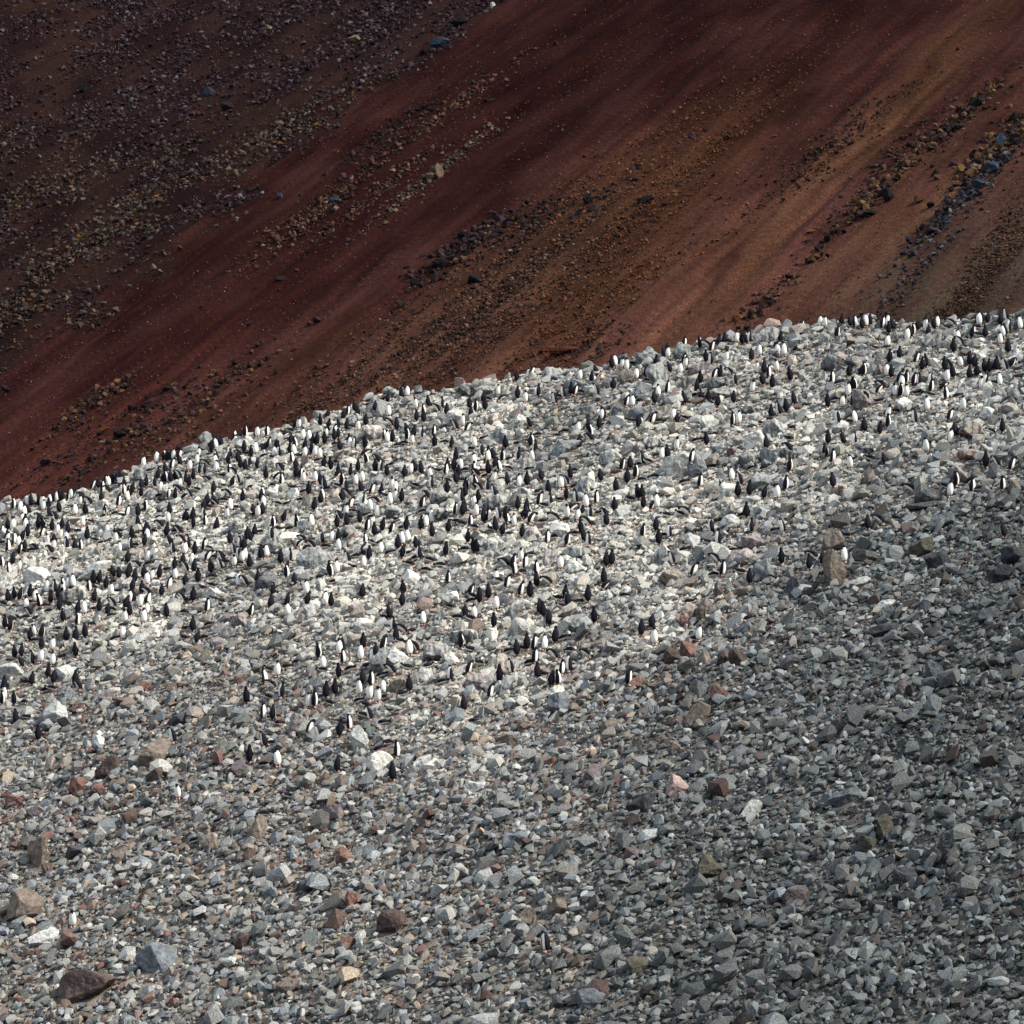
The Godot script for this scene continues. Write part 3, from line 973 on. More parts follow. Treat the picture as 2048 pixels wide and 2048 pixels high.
# ------------------------------------------------------------------ where things lie
# boulders: x, height over the ground, d, half sizes, tilt, rock | label
const BOULDERS: Array[String] = [
	"-22.31 0.29 147.55 0.62 0.66 0.54 0 k|dark grey boulder with standing penguins crowded round it",
	"-21.78 0.25 150.46 1.02 0.45 0.64 20 l|long pale grey slab sloping up towards the colony",
	"-24.85 0.23 152.61 0.75 0.51 0.56 0 l|pale grey slab left of the dark boulder ringed by penguins",
	"-26.81 0.24 153.15 0.45 0.54 0.46 0 g|grey boulder left of the dark boulder ringed by penguins",
	"-22.98 0.19 162.85 0.6 0.4 0.44 20 g|grey slab, nearest of its kind above the long pale slab",
	"-23.57 0.2 158.8 0.49 0.44 0.43 0 l|pale grey boulder above the long pale slab",
	"-21.15 0.26 165.73 0.7 0.53 0.44 30 b|blue-grey boulder left of the tall dark boulder",
	"-24.81 0.2 166.94 0.55 0.31 0.35 10 g|grey slab, second nearest of its kind above the long pale slab",
	"-19.58 0.17 147.86 0.51 0.39 0.42 10 g|grey boulder right of the long pale slab",
	"-27.12 0.16 163.27 0.36 0.37 0.31 0 b|blue-grey boulder left of the long pale slab",
	"-19.28 0.19 161.06 0.33 0.42 0.34 0 g|grey boulder left of the tall dark boulder",
	"-19.61 0.17 139.68 0.33 0.49 0.3 60 e|dark olive-grey upright stone among lying penguins",
	"-15.19 0.34 123.33 0.94 0.57 0.61 40 o|big split tan boulder leaning up the lower left scree",
	"-17.22 0.25 123.81 0.68 0.48 0.44 38 n|maroon wedge-shaped boulder left of the split tan boulder",
	"-14.82 0.21 121.03 0.31 0.47 0.32 0 n|maroon-brown upright rock close below the split tan boulder",
	"-18.4 0.22 123.51 0.52 0.5 0.43 0 r|orange-brown pyramid-shaped boulder on the lower left scree",
	"-17.28 0.17 122.05 0.31 0.38 0.24 0 r|reddish-brown boulder right of the orange-brown pyramid",
	"-24 0.25 139.33 0.66 0.57 0.46 0 l|pale grey block at the left edge under a few penguins",
	"-20.62 0.25 132.45 0.6 0.57 0.45 0 l|pale pointed boulder below the last penguins on the left",
	"-21.29 0.2 137.43 0.53 0.46 0.45 0 l|pale grey boulder above the pale pointed mound",
	"-20.53 0.17 134.72 0.34 0.38 0.32 0 b|blue-grey boulder close above the pale pointed mound",
	"-18.44 0.14 132.54 0.34 0.32 0.24 0 m|mauve-grey boulder right of the pale pointed mound",
	"-21.14 0.18 124.27 0.36 0.41 0.34 0 r|reddish-brown boulder above the tall ochre boulder",
	"-19.95 0.17 122.34 0.36 0.38 0.27 0 m|mauve-grey boulder above the tall ochre boulder",
	"-15.3 0.18 130.07 0.24 0.41 0.27 0 b|blue-grey upright rock close above the slanting dark slab",
	"-14.6 0.17 127.21 0.58 0.28 0.32 30 k|slanting dark slab with a penguin at its foot",
	"-16.87 0.12 132.53 0.36 0.27 0.22 15 r|reddish-brown boulder left of the slanting dark slab",
	"-18.2 0.14 127.85 0.37 0.31 0.31 0 l|pale grey boulder close above the maroon wedge",
	"-15.3 0.14 118.64 0.34 0.31 0.24 20 n|maroon-brown boulder below the maroon wedge",
	"-15.15 0.32 105.13 1.06 0.64 0.64 22 n|huge dark brown boulder near the bottom of the scree",
	"-18.9 0.31 112.58 0.86 0.56 0.66 38 o|large tan-brown boulder left of the lone white-fronted penguin",
	"-18.86 0.41 117.08 0.42 0.93 0.61 0 o|tall ochre-tan boulder standing at the far left",
	"-17.45 0.18 109.62 0.57 0.38 0.37 15 l|pale grey slab below the tan boulder by the lone penguin",
	"-12.82 0.25 105.85 0.61 0.56 0.54 0 b|blue-grey boulder right of the huge dark brown boulder",
	"-5.74 0.17 105.32 0.32 0.39 0.29 0 r|russet block-shaped stone on the lower scree",
	"-4.38 0.2 102.64 0.61 0.38 0.43 30 n|dark red slab on the lower middle scree",
	"-5.74 0.14 102.05 0.3 0.32 0.23 0 r|reddish-brown boulder left of the dark red slab",
	"-9.7 0.15 104.97 0.38 0.33 0.33 20 n|maroon-brown boulder left of the lower russet stone",
	"-6.27 0.19 109.48 0.34 0.42 0.33 0 r|reddish-brown boulder above the lower russet stone",
	"-6.83 0.15 113.55 0.47 0.34 0.38 0 m|mauve-grey boulder below the whitewashed boulder",
	"-9.87 0.25 113.12 0.39 0.56 0.43 0 o|brown standing stone below a lying penguin",
	"-11.63 0.2 113.37 0.29 0.44 0.28 0 o|tan-brown upright rock left of the brown standing stone",
	"-7.28 0.15 108.1 0.61 0.32 0.36 15 k|dark grey slab left of the lower russet stone",
	"-5.48 0.19 116.95 0.62 0.43 0.39 0 w|whitewashed cream boulder with penguins perched above it",
	"-3.63 0.23 115.09 0.54 0.45 0.36 50 l|pale grey boulder, nearest of its kind right of the whitewashed boulder",
	"-3.11 0.16 114.92 0.31 0.36 0.24 0 w|whitewashed boulder right of the whitewashed boulder",
	"-1.56 0.16 112.14 0.45 0.35 0.31 0 l|pale grey boulder, second nearest of its kind right of the whitewashed boulder",
	"-12.83 0.19 137.52 0.35 0.44 0.33 20 m|mauve-grey boulder, nearest of its kind below the dark cracked block",
	"-13.34 0.15 136.71 0.45 0.33 0.27 0 m|mauve-grey boulder, second nearest of its kind below the dark cracked block",
	"-13.81 0.16 135.67 0.37 0.35 0.31 0 m|mauve-grey boulder, third nearest of its kind below the dark cracked block",
	"-9.46 0.17 135.35 0.49 0.38 0.34 0 g|grey boulder with a dark top below two standing penguins",
	"-6.76 0.2 131.16 0.55 0.44 0.38 20 l|pale grey boulder above the blue-grey slab on edge",
	"-5.74 0.27 126.2 0.64 0.38 0.46 62 b|blue-grey slab standing on edge among penguins",
	"-5.09 0.24 126.38 0.51 0.56 0.44 50 l|pale grey boulder right of the blue-grey slab on edge",
	"-9.1 0.26 122.68 0.34 0.59 0.36 0 m|tall mauve-grey slab standing upright below the colony",
	"-8.89 0.15 127.89 0.33 0.33 0.27 0 m|mauve-grey boulder above the tall mauve slab",
	"-4.88 0.2 123.88 0.41 0.46 0.38 0 o|tan-brown boulder close below the blue-grey slab on edge",
	"-6.24 0.26 119.56 0.63 0.42 0.38 58 l|pale blue-grey slab leaning left of the whitewashed boulder",
	"-7.89 0.13 122.18 0.44 0.29 0.34 0 g|grey slab right of the tall mauve slab",
	"-8.31 0.15 121.63 0.35 0.34 0.24 0 b|blue-grey boulder right of the tall mauve slab",
	"-11.69 0.16 125.69 0.41 0.35 0.33 0 b|blue-grey boulder left of the tall mauve slab",
	"-11.14 0.17 120.05 0.35 0.38 0.33 0 m|mauve-grey boulder left of the tall mauve slab",
	"-12.14 0.14 130.36 0.36 0.31 0.24 0 r|reddish-brown boulder left of the tall mauve slab",
	"-11.94 0.2 141.94 0.57 0.45 0.45 0 k|dark grey cracked block with a penguin behind it",
	"-14.82 0.17 143.04 0.6 0.37 0.38 0 l|pale grey slab left of the dark cracked block",
	"-9.18 0.21 138.49 0.25 0.46 0.3 0 b|blue-grey upright rock close below the big blue-grey boulder",
	"-9.65 0.15 121.37 0.35 0.25 0.21 60 n|maroon-brown slab close below the tall mauve slab",
	"-7.66 0.24 159.78 0.71 0.54 0.44 0 m|smooth mauve-grey boulder near the skyline",
	"-9.82 0.27 142.83 0.78 0.61 0.52 0 b|big blue-grey boulder in the middle of the left colony",
	"-14.33 0.3 150.84 0.61 0.68 0.59 0 k|tall dark grey boulder in the left colony",
	"-12.21 0.23 146.82 0.81 0.49 0.49 10 k|broad dark grey boulder right of a taller dark one",
	"-15.57 0.22 167.08 0.86 0.47 0.59 10 l|pale grey slab, second nearest of its kind above the tall dark boulder",
	"-17.91 0.43 168.58 0.37 0.44 0.37 0 b|blue-grey boulder above the tall dark boulder",
	"-14.12 0.15 165.38 0.49 0.34 0.38 0 k|dark grey slab above the tall dark boulder",
	"-13.35 0.17 160.02 0.53 0.39 0.36 0 m|mauve-grey boulder above the tall dark boulder",
	"-8.23 0.16 145.92 0.48 0.35 0.33 0 k|dark grey boulder right of the big blue-grey boulder",
	"-7.66 0.21 149 0.3 0.47 0.32 0 l|pale grey upright rock above the big blue-grey boulder",
	"-6.09 0.18 147.24 0.54 0.41 0.42 0 b|blue-grey boulder below the smooth mauve boulder",
	"-10.7 0.2 148.25 0.33 0.44 0.28 0 b|blue-grey boulder right of the broad dark boulder",
	"-11.7 0.19 154.22 0.37 0.43 0.35 0 l|pale grey boulder above the broad dark boulder",
	"-11.32 0.13 147.47 0.49 0.3 0.35 0 w|whitewashed slab right of the broad dark boulder",
	"-12.94 0.16 155.95 0.52 0.35 0.39 15 l|pale grey slab, nearest of its kind above the tall dark boulder",
	"-7.92 0.27 166.2 0.34 0.34 0.24 0 b|blue-grey boulder, nearest of its kind above the smooth mauve boulder",
	"-7.09 0.49 166.41 0.37 0.31 0.31 0 b|blue-grey boulder, second nearest of its kind above the smooth mauve boulder",
	"-8.97 0.14 163.34 0.39 0.31 0.25 0 b|blue-grey boulder left of the smooth mauve boulder",
	"-2.25 0.22 163.54 0.96 0.43 0.55 15 k|dark layered ledge of rock on the skyline",
	"-1.36 0.16 162.83 0.54 0.37 0.38 0 b|blue-grey slab right of the dark layered ledge",
	"-3.4 0.25 159.24 0.67 0.48 0.53 35 l|pale grey boulder left of the brown overhang",
	"-1.15 0.2 157.19 0.84 0.35 0.47 20 o|tan-brown overhanging slab below the skyline ledge",
	"-0.45 0.24 153.7 0.68 0.55 0.56 0 b|blue-grey boulder close below the brown overhang",
	"0.43 0.19 155.52 0.43 0.44 0.36 0 l|pale grey boulder right of the brown overhang",
	"2.42 0.19 161.88 0.75 0.43 0.45 0 b|blue-grey slab right of the brown overhang",
	"1.98 0.19 158.36 0.41 0.42 0.32 0 m|mauve-grey boulder right of the brown overhang",
	"3.47 0.13 158.38 0.73 0.3 0.38 5 b|blue-grey slab above the broad blue-grey slope slab",
	"4.21 0.2 152.53 0.56 0.46 0.37 0 k|dark grey boulder above the broad blue-grey slope slab",
	"2.75 0.26 148.15 0.9 0.47 0.51 25 b|broad blue-grey slab below the middle of the skyline",
	"0.84 0.17 147.47 0.49 0.39 0.38 0 b|blue-grey boulder left of the broad blue-grey slope slab",
	"3.52 0.26 141.27 0.36 0.58 0.44 0 b|blue-grey upright rock close below the whitewashed pillar",
	"3.93 0.21 142.48 0.21 0.48 0.25 0 w|narrow whitewashed pillar of rock in the colony",
	"-0.84 0.2 142.24 0.86 0.45 0.47 5 k|wide dark grey boulder in the middle of the colony",
	"-3.41 0.19 143.59 0.55 0.43 0.46 0 k|dark grey boulder left of the wide dark boulder",
	"-3.51 0.19 145.87 0.72 0.44 0.48 0 k|dark grey slab left of the wide dark boulder",
	"0.62 0.15 142.92 0.37 0.35 0.28 0 b|blue-grey boulder right of the wide dark boulder",
	"2.42 0.2 135.79 0.52 0.46 0.37 0 l|pale grey block right of a pinkish one in the colony",
	"0.92 0.24 136.71 0.43 0.54 0.4 0 m|pinkish mauve block in the middle of the colony",
	"-0.9 0.22 137.06 0.6 0.49 0.49 0 b|blue-grey block streaked with white in mid colony",
	"1.65 0.21 132.44 0.39 0.47 0.35 0 m|mauve-grey boulder close below the pinkish block",
	"2.94 0.21 132.69 0.56 0.47 0.41 0 b|blue-grey boulder, nearest of its kind below the pale rounded block",
	"2.85 0.15 131 0.41 0.34 0.27 0 b|blue-grey boulder, second nearest of its kind below the pale rounded block",
	"2.86 0.16 129.57 0.36 0.36 0.33 0 l|pale grey boulder below the pale rounded block",
	"0 0.26 128.34 0.73 0.33 0.38 48 b|layered slanting blue-grey slab above a speckled boulder",
	"0.5 0.21 126.3 0.53 0.47 0.41 0 g|grey speckled boulder in the lower colony",
	"-1.95 0.24 127.14 0.65 0.54 0.54 0 k|big dark grey boulder right of another dark one",
	"-3.38 0.23 125.94 0.71 0.52 0.45 0 k|low dark grey boulder at the lower colony edge",
	"-0.88 0.21 126.94 0.32 0.47 0.35 0 w|whitewashed upright rock right of the big dark boulder",
	"-3.29 0.18 129.86 0.33 0.41 0.34 0 k|dark grey boulder close above the purple block",
	"-3.25 0.17 128.34 0.4 0.38 0.33 0 m|purple-grey block above the low dark boulder",
	"2.8 0.19 124.83 0.57 0.42 0.44 0 b|blue-grey boulder right of the speckled boulder",
	"-1.44 0.2 121.58 0.55 0.45 0.37 0 m|pinkish-grey boulder over a hollow in lower mid scree",
	"-0.59 0.24 122.88 0.43 0.55 0.39 0 o|tan-brown boulder right of the pinkish-grey boulder",
	"-0.29 0.21 120.18 0.5 0.29 0.29 62 b|blue-grey slab right of the pinkish-grey boulder",
	"-2.76 0.15 132.06 0.39 0.34 0.33 0 w|whitewashed boulder, nearest of its kind above the purple block",
	"-4.69 0.19 136.43 0.5 0.43 0.36 0 w|whitewashed boulder, second nearest of its kind above the purple block",
	"-3.63 0.16 124.16 0.32 0.37 0.28 0 l|pale grey boulder close below the low dark boulder",
	"-2.59 0.14 125.14 0.34 0.33 0.31 0 w|whitewashed boulder right of the low dark boulder",
	"2.01 0.3 116.99 0.47 0.67 0.51 0 b|tall blue-grey boulder with a guano-streaked top",
	"1.81 0.16 118.51 0.37 0.35 0.33 0 w|whitewashed boulder close above the tall guano-streaked boulder",
	"0.46 0.19 116.41 0.36 0.43 0.32 0 o|tan-brown boulder, nearest of its kind left of the tall guano-streaked boulder",
	"3.76 0.17 113.34 0.45 0.34 0.32 35 o|tan-brown boulder right of the tall guano-streaked boulder",
	"-0.12 0.15 115.22 0.36 0.34 0.3 0 o|tan-brown boulder, second nearest of its kind left of the tall guano-streaked boulder",
	"5.06 0.12 117.11 0.26 0.26 0.21 0 r|small red block right of a bending penguin",
	"10.66 0.24 127.93 0.56 0.55 0.43 0 m|upper of two touching mauve boulders",
	"10.18 0.24 126.41 0.53 0.54 0.43 0 m|lower of two touching mauve boulders",
	"6.83 0.25 130.01 0.52 0.56 0.4 0 b|dark blue-grey boulder with a penguin at its right",
	"6.99 0.25 126.81 0.58 0.57 0.45 0 o|brown-grey boulder with a preening penguin standing above it",
	"7.33 0.24 121.5 0.42 0.54 0.45 0 r|red-brown angular boulder beside a tall brown one",
	"7.98 0.29 121.4 0.29 0.66 0.44 0 n|tall dark brown pillar touching a red-brown boulder",
	"8.83 0.2 123.57 0.23 0.46 0.29 10 n|maroon-brown upright rock close above the tall brown pillar",
	"7.21 0.2 118.19 0.43 0.44 0.36 0 r|red boulder with white streaks under a white-fronted penguin",
	"6.53 0.17 118.12 0.39 0.37 0.3 20 n|maroon-brown boulder left of the whitened red boulder",
	"7.1 0.15 116.56 0.45 0.35 0.29 0 e|olive-grey boulder close below the whitened red boulder",
	"7.78 0.18 116.7 0.3 0.41 0.27 0 o|tan-brown upright rock right of the whitened red boulder",
	"8.42 0.17 115.94 0.3 0.39 0.3 0 n|maroon-brown boulder right of the whitened red boulder",
	"9.01 0.18 115.49 0.34 0.41 0.34 0 n|maroon-brown boulder above the bright rust boulder",
	"8.05 0.2 112.58 0.39 0.46 0.33 0 r|bright rust-red boulder above a slanting grey-brown one",
	"7.26 0.25 111.83 0.71 0.37 0.48 42 o|slanting grey-brown slab below the bright rust boulder",
	"9.98 0.17 121.02 0.42 0.38 0.35 0 b|blue-grey boulder left of the dark pointed block",
	"10.82 0.23 124.09 0.43 0.51 0.41 0 b|blue-grey boulder right of the lower mauve boulder",
	"11.87 0.27 121.5 0.44 0.61 0.45 0 k|dark grey pointed block right of the colony",
	"8.34 0.14 133.17 0.37 0.32 0.3 0 l|pale grey boulder above the dark blue rounded boulder",
	"8.19 0.17 130.88 0.36 0.39 0.29 0 l|pale grey boulder right of the dark blue rounded boulder",
	"10.04 0.16 131.62 0.51 0.37 0.38 0 l|pale grey boulder close above the upper mauve boulder",
	"9.55 0.18 118.82 0.46 0.27 0.28 55 b|blue-grey slab right of the tall brown pillar",
	"14.03 0.27 124.82 0.48 0.61 0.44 0 o|dark brown boulder above a bigger grey-brown one on the right",
	"13.55 0.37 121.22 0.6 0.84 0.63 0 o|biggest grey-brown boulder on the right of the scree",
	"14.76 0.17 122.73 0.34 0.39 0.31 0 m|mauve-grey boulder right of the upper brown boulder",
	"14.39 0.14 119.71 0.5 0.31 0.31 10 l|pale grey slab, nearest of its kind right of the big grey-brown boulder",
	"17.18 0.21 120.92 0.82 0.29 0.52 28 e|olive beam-shaped slab on the right scree",
	"18.36 0.19 123.53 0.82 0.39 0.52 12 b|wide blue-grey slab on the right above an olive slab",
	"20.31 0.19 117.77 0.5 0.42 0.38 0 k|dark grey boulder right of the wide blue-grey slab",
	"19.62 0.19 116.65 0.53 0.44 0.34 0 k|dark grey boulder right of the olive beam-shaped slab",
	"17.49 0.2 119.2 0.44 0.44 0.37 0 k|dark grey boulder close below the olive beam-shaped slab",
	"14.61 0.15 114.87 0.59 0.32 0.35 10 k|dark grey slab below the big grey-brown boulder",
	"14.99 0.16 116.02 0.3 0.37 0.28 0 b|blue-grey boulder right of the big grey-brown boulder",
	"15 0.13 116.98 0.53 0.22 0.31 25 l|pale grey slab, second nearest of its kind right of the big grey-brown boulder",
	"18.54 0.15 113.25 0.52 0.34 0.38 0 b|blue-grey slab below the olive beam-shaped slab",
	"15.97 0.19 109.81 0.42 0.43 0.36 30 b|blue-grey boulder below the olive beam-shaped slab",
	"16.48 0.12 111.79 0.37 0.25 0.27 25 o|tan-brown slab below the olive beam-shaped slab",
	"14.64 0.22 109.15 0.24 0.49 0.28 0 m|mauve-grey upright rock above the slanting greenish slab",
	"17.92 0.11 126.64 0.74 0.21 0.41 10 k|dark grey slab left of the wide blue-grey slab",
	"21.76 0.29 148.22 0.9 0.39 0.57 40 k|dark ledge leaning up near the right skyline",
	"22.07 0.18 147.04 0.46 0.41 0.39 0 k|dark grey boulder right of the dark leaning ledge",
	"16.57 0.21 148.96 0.66 0.48 0.45 0 k|dark brown-grey hump of rock below the right skyline",
	"17.77 0.14 148.41 0.52 0.31 0.37 0 k|dark grey slab right of the dark brown hump",
	"18.59 0.21 145.54 0.32 0.46 0.36 0 n|maroon-brown upright rock close above the mauve-grey block",
	"17.28 0.32 141.86 0.57 0.72 0.56 0 m|mauve-grey block among penguins on the right crest",
	"19.06 0.19 139.88 0.36 0.42 0.36 0 l|pale egg-shaped stone on the right crest",
	"19.61 0.15 146.1 0.49 0.33 0.38 0 l|pale grey slab left of the dark leaning ledge",
	"23.69 0.19 149.36 0.47 0.42 0.37 0 b|blue-grey boulder right of the dark leaning ledge",
	"23.78 0.11 146.46 0.38 0.25 0.26 0 l|pale grey slab right of the dark leaning ledge",
	"25.12 0.19 142.58 0.39 0.43 0.3 0 l|pale grey boulder above the white upright stone",
	"23.64 0.24 135.59 0.47 0.53 0.45 0 b|blue-grey boulder right of the white upright stone",
	"23.16 0.22 136.5 0.3 0.49 0.36 0 b|blue-grey upright rock right of the white upright stone",
	"22.7 0.23 137.01 0.28 0.51 0.32 0 w|white upright stone on the right crest",
	"23.09 0.16 133.96 0.47 0.35 0.35 0 m|mauve-grey boulder right of the white upright stone",
	"22.12 0.15 134.45 0.45 0.33 0.34 0 l|pale grey boulder close above the dark brown boulder",
	"21.26 0.22 132.52 0.56 0.5 0.46 0 n|dark brown boulder on the upper right slope",
	"20.86 0.15 130.41 0.6 0.34 0.35 0 r|reddish block right of the upper slope penguins",
	"16.78 0.2 136.02 0.53 0.46 0.43 0 k|dark grey boulder below the mauve-grey block",
	"14.76 0.2 130.85 0.38 0.44 0.34 0 r|mauve-red stone on the right slope",
	"19.95 0.21 128.46 0.54 0.48 0.44 0 m|mauve-grey boulder close below the red block",
	"18.53 0.18 127.08 0.72 0.4 0.45 0 k|dark grey slab close above the wide blue-grey slab",
	"21.78 0.16 124.93 0.39 0.35 0.31 0 o|tan-brown boulder right of the red block",
	"15.84 0.19 139.71 0.46 0.42 0.39 0 l|pale grey boulder close below the mauve-grey block",
	"7.47 0.24 159.43 0.59 0.54 0.48 0 b|blue-grey boulder, nearest of its kind above the split blue boulder",
	"9.31 0.25 158.67 0.53 0.57 0.48 0 b|blue-grey boulder, second nearest of its kind above the split blue boulder",
	"7.95 0.32 155.38 0.66 0.73 0.49 0 b|split blue-grey boulder near the skyline",
	"8.33 0.19 154.09 0.48 0.43 0.34 0 b|blue-grey boulder right of the split blue boulder",
	"10.01 0.22 155.08 0.86 0.38 0.5 25 m|mauve-grey slab close above the rough dark boulder",
	"6.86 0.22 153.51 0.68 0.49 0.5 0 b|blue-grey boulder left of the split blue boulder",
	"6.28 0.21 156.95 0.46 0.47 0.35 0 o|tan-brown boulder left of the split blue boulder",
	"10.61 0.21 151.01 0.7 0.48 0.51 0 k|rough dark grey boulder on the upper slope",
	"9.3 0.2 152.76 0.51 0.46 0.41 0 k|dark grey boulder left of the rough dark boulder",
	"14 0.25 155.17 0.57 0.55 0.4 0 b|blue-grey block on the skyline beside a black-backed penguin",
	"8.48 0.18 150.1 0.8 0.39 0.49 0 b|blue-grey slab, nearest of its kind below the split blue boulder",
	"10.91 0.15 149.45 0.72 0.34 0.4 0 k|dark grey slab close below the rough dark boulder",
	"7.92 0.17 148.96 0.38 0.39 0.28 0 o|tan-brown boulder close below the split blue boulder",
	"5.65 0.16 151.24 0.36 0.37 0.27 0 k|dark grey boulder left of the split blue boulder",
	"6.4 0.16 149.67 0.61 0.34 0.37 15 b|blue-grey slab, second nearest of its kind below the split blue boulder",
	"9.92 0.18 145.41 0.54 0.41 0.35 0 l|pale grey boulder below the rough dark boulder",
	"12.03 0.13 146.1 0.48 0.3 0.29 0 k|dark grey slab right of the rough dark boulder",
	"7.22 0.17 144.45 0.53 0.38 0.32 0 k|dark grey boulder close above the large pale boulder",
	"7.92 0.3 140.47 0.8 0.66 0.59 20 l|large pale grey boulder touching a dark blue one",
	"8.95 0.34 139.1 0.61 0.76 0.54 0 b|dark blue-grey pointed boulder leaning on the large pale one",
	"11.75 0.22 141.07 0.57 0.5 0.45 0 l|pale grey boulder, second nearest of its kind right of the dark blue pointed boulder",
	"11.25 0.25 138 0.51 0.57 0.45 0 k|dark grey boulder right of the dark blue pointed boulder",
	"12.27 0.2 137.91 0.46 0.44 0.34 0 b|blue-grey boulder, second nearest of its kind right of the dark blue pointed boulder",
	"12.93 0.21 141.57 0.5 0.48 0.44 0 b|blue-grey boulder right of the rough dark boulder",
	"13.28 0.2 137.9 0.46 0.44 0.31 0 k|dark grey boulder left of the mauve-red stone",
	"11.56 0.18 135.36 0.57 0.38 0.38 15 b|blue-grey slab right of the dark blue pointed boulder",
	"10.24 0.21 135.3 0.42 0.48 0.35 0 l|pale grey boulder, nearest of its kind right of the dark blue pointed boulder",
	"4.83 0.23 144.27 0.53 0.51 0.42 0 b|blue-grey boulder close above the whitewashed pillar",
	"10.18 0.15 141.04 0.47 0.34 0.3 0 b|blue-grey boulder, nearest of its kind right of the dark blue pointed boulder",
	"6.44 0.18 144.46 0.27 0.41 0.3 0 m|mauve-grey upright rock left of the large pale boulder",
	"6 0.2 106.65 0.52 0.45 0.39 0 p|pale pink boulder alone on the lower right scree",
	"4.7 0.24 105.9 0.6 0.35 0.34 55 k|dark green-grey slab tilted beside the pale pink boulder",
	"2.97 0.17 109.03 0.44 0.36 0.34 30 m|mauve-grey boulder left of the dark green-grey slab",
	"1.51 0.12 111.77 0.26 0.27 0.19 0 r|reddish-brown boulder below the tall guano-streaked boulder",
	"2.2 0.14 109.61 0.28 0.3 0.24 0 k|dark grey boulder left of the dark green-grey slab",
	"11.64 0.2 101.99 0.7 0.26 0.38 32 b|long slanting slab on the lower right scree",
	"8.44 0.15 103.27 0.43 0.29 0.3 35 l|pale grey slab right of the pale pink boulder",
	"12.66 0.21 99.07 0.38 0.48 0.39 0 e|upper of two olive boulders at lower right",
	"11.99 0.17 98.72 0.41 0.38 0.35 0 e|lower of two olive boulders at lower right",
	"13.89 0.19 96.18 0.47 0.32 0.32 55 k|dark grey slab right of the upper olive boulder",
	"12.8 0.21 95.59 0.43 0.48 0.4 0 k|dark grey boulder right of the lower olive boulder",
	"9.48 0.15 97.01 0.49 0.34 0.35 10 m|mauve-grey slab left of the small orange stone",
	"9.66 0.07 96.99 0.21 0.16 0.15 0 r|small orange stone lying on a mauve one",
	"4.03 0.15 94.98 0.38 0.33 0.26 0 e|olive-brown lump near the bottom edge of the scree",
	"1.62 0.15 100.21 0.36 0.33 0.29 30 o|tan-brown boulder, nearest of its kind left of the grey-brown lump",
	"0.55 0.15 100.23 0.36 0.33 0.29 0 o|tan-brown boulder, second nearest of its kind left of the grey-brown lump",
	"2.46 0.15 93.9 0.49 0.35 0.39 0 b|blue-grey boulder left of the grey-brown lump",
	"6.76 0.18 99.7 0.52 0.4 0.43 10 e|olive-grey boulder left of the small orange stone",
	"9.8 0.12 99.19 0.31 0.27 0.24 0 b|blue-grey boulder above the small orange stone",
	"12.56 0.18 94.07 0.31 0.4 0.28 0 k|dark grey boulder below the lower olive boulder",
]
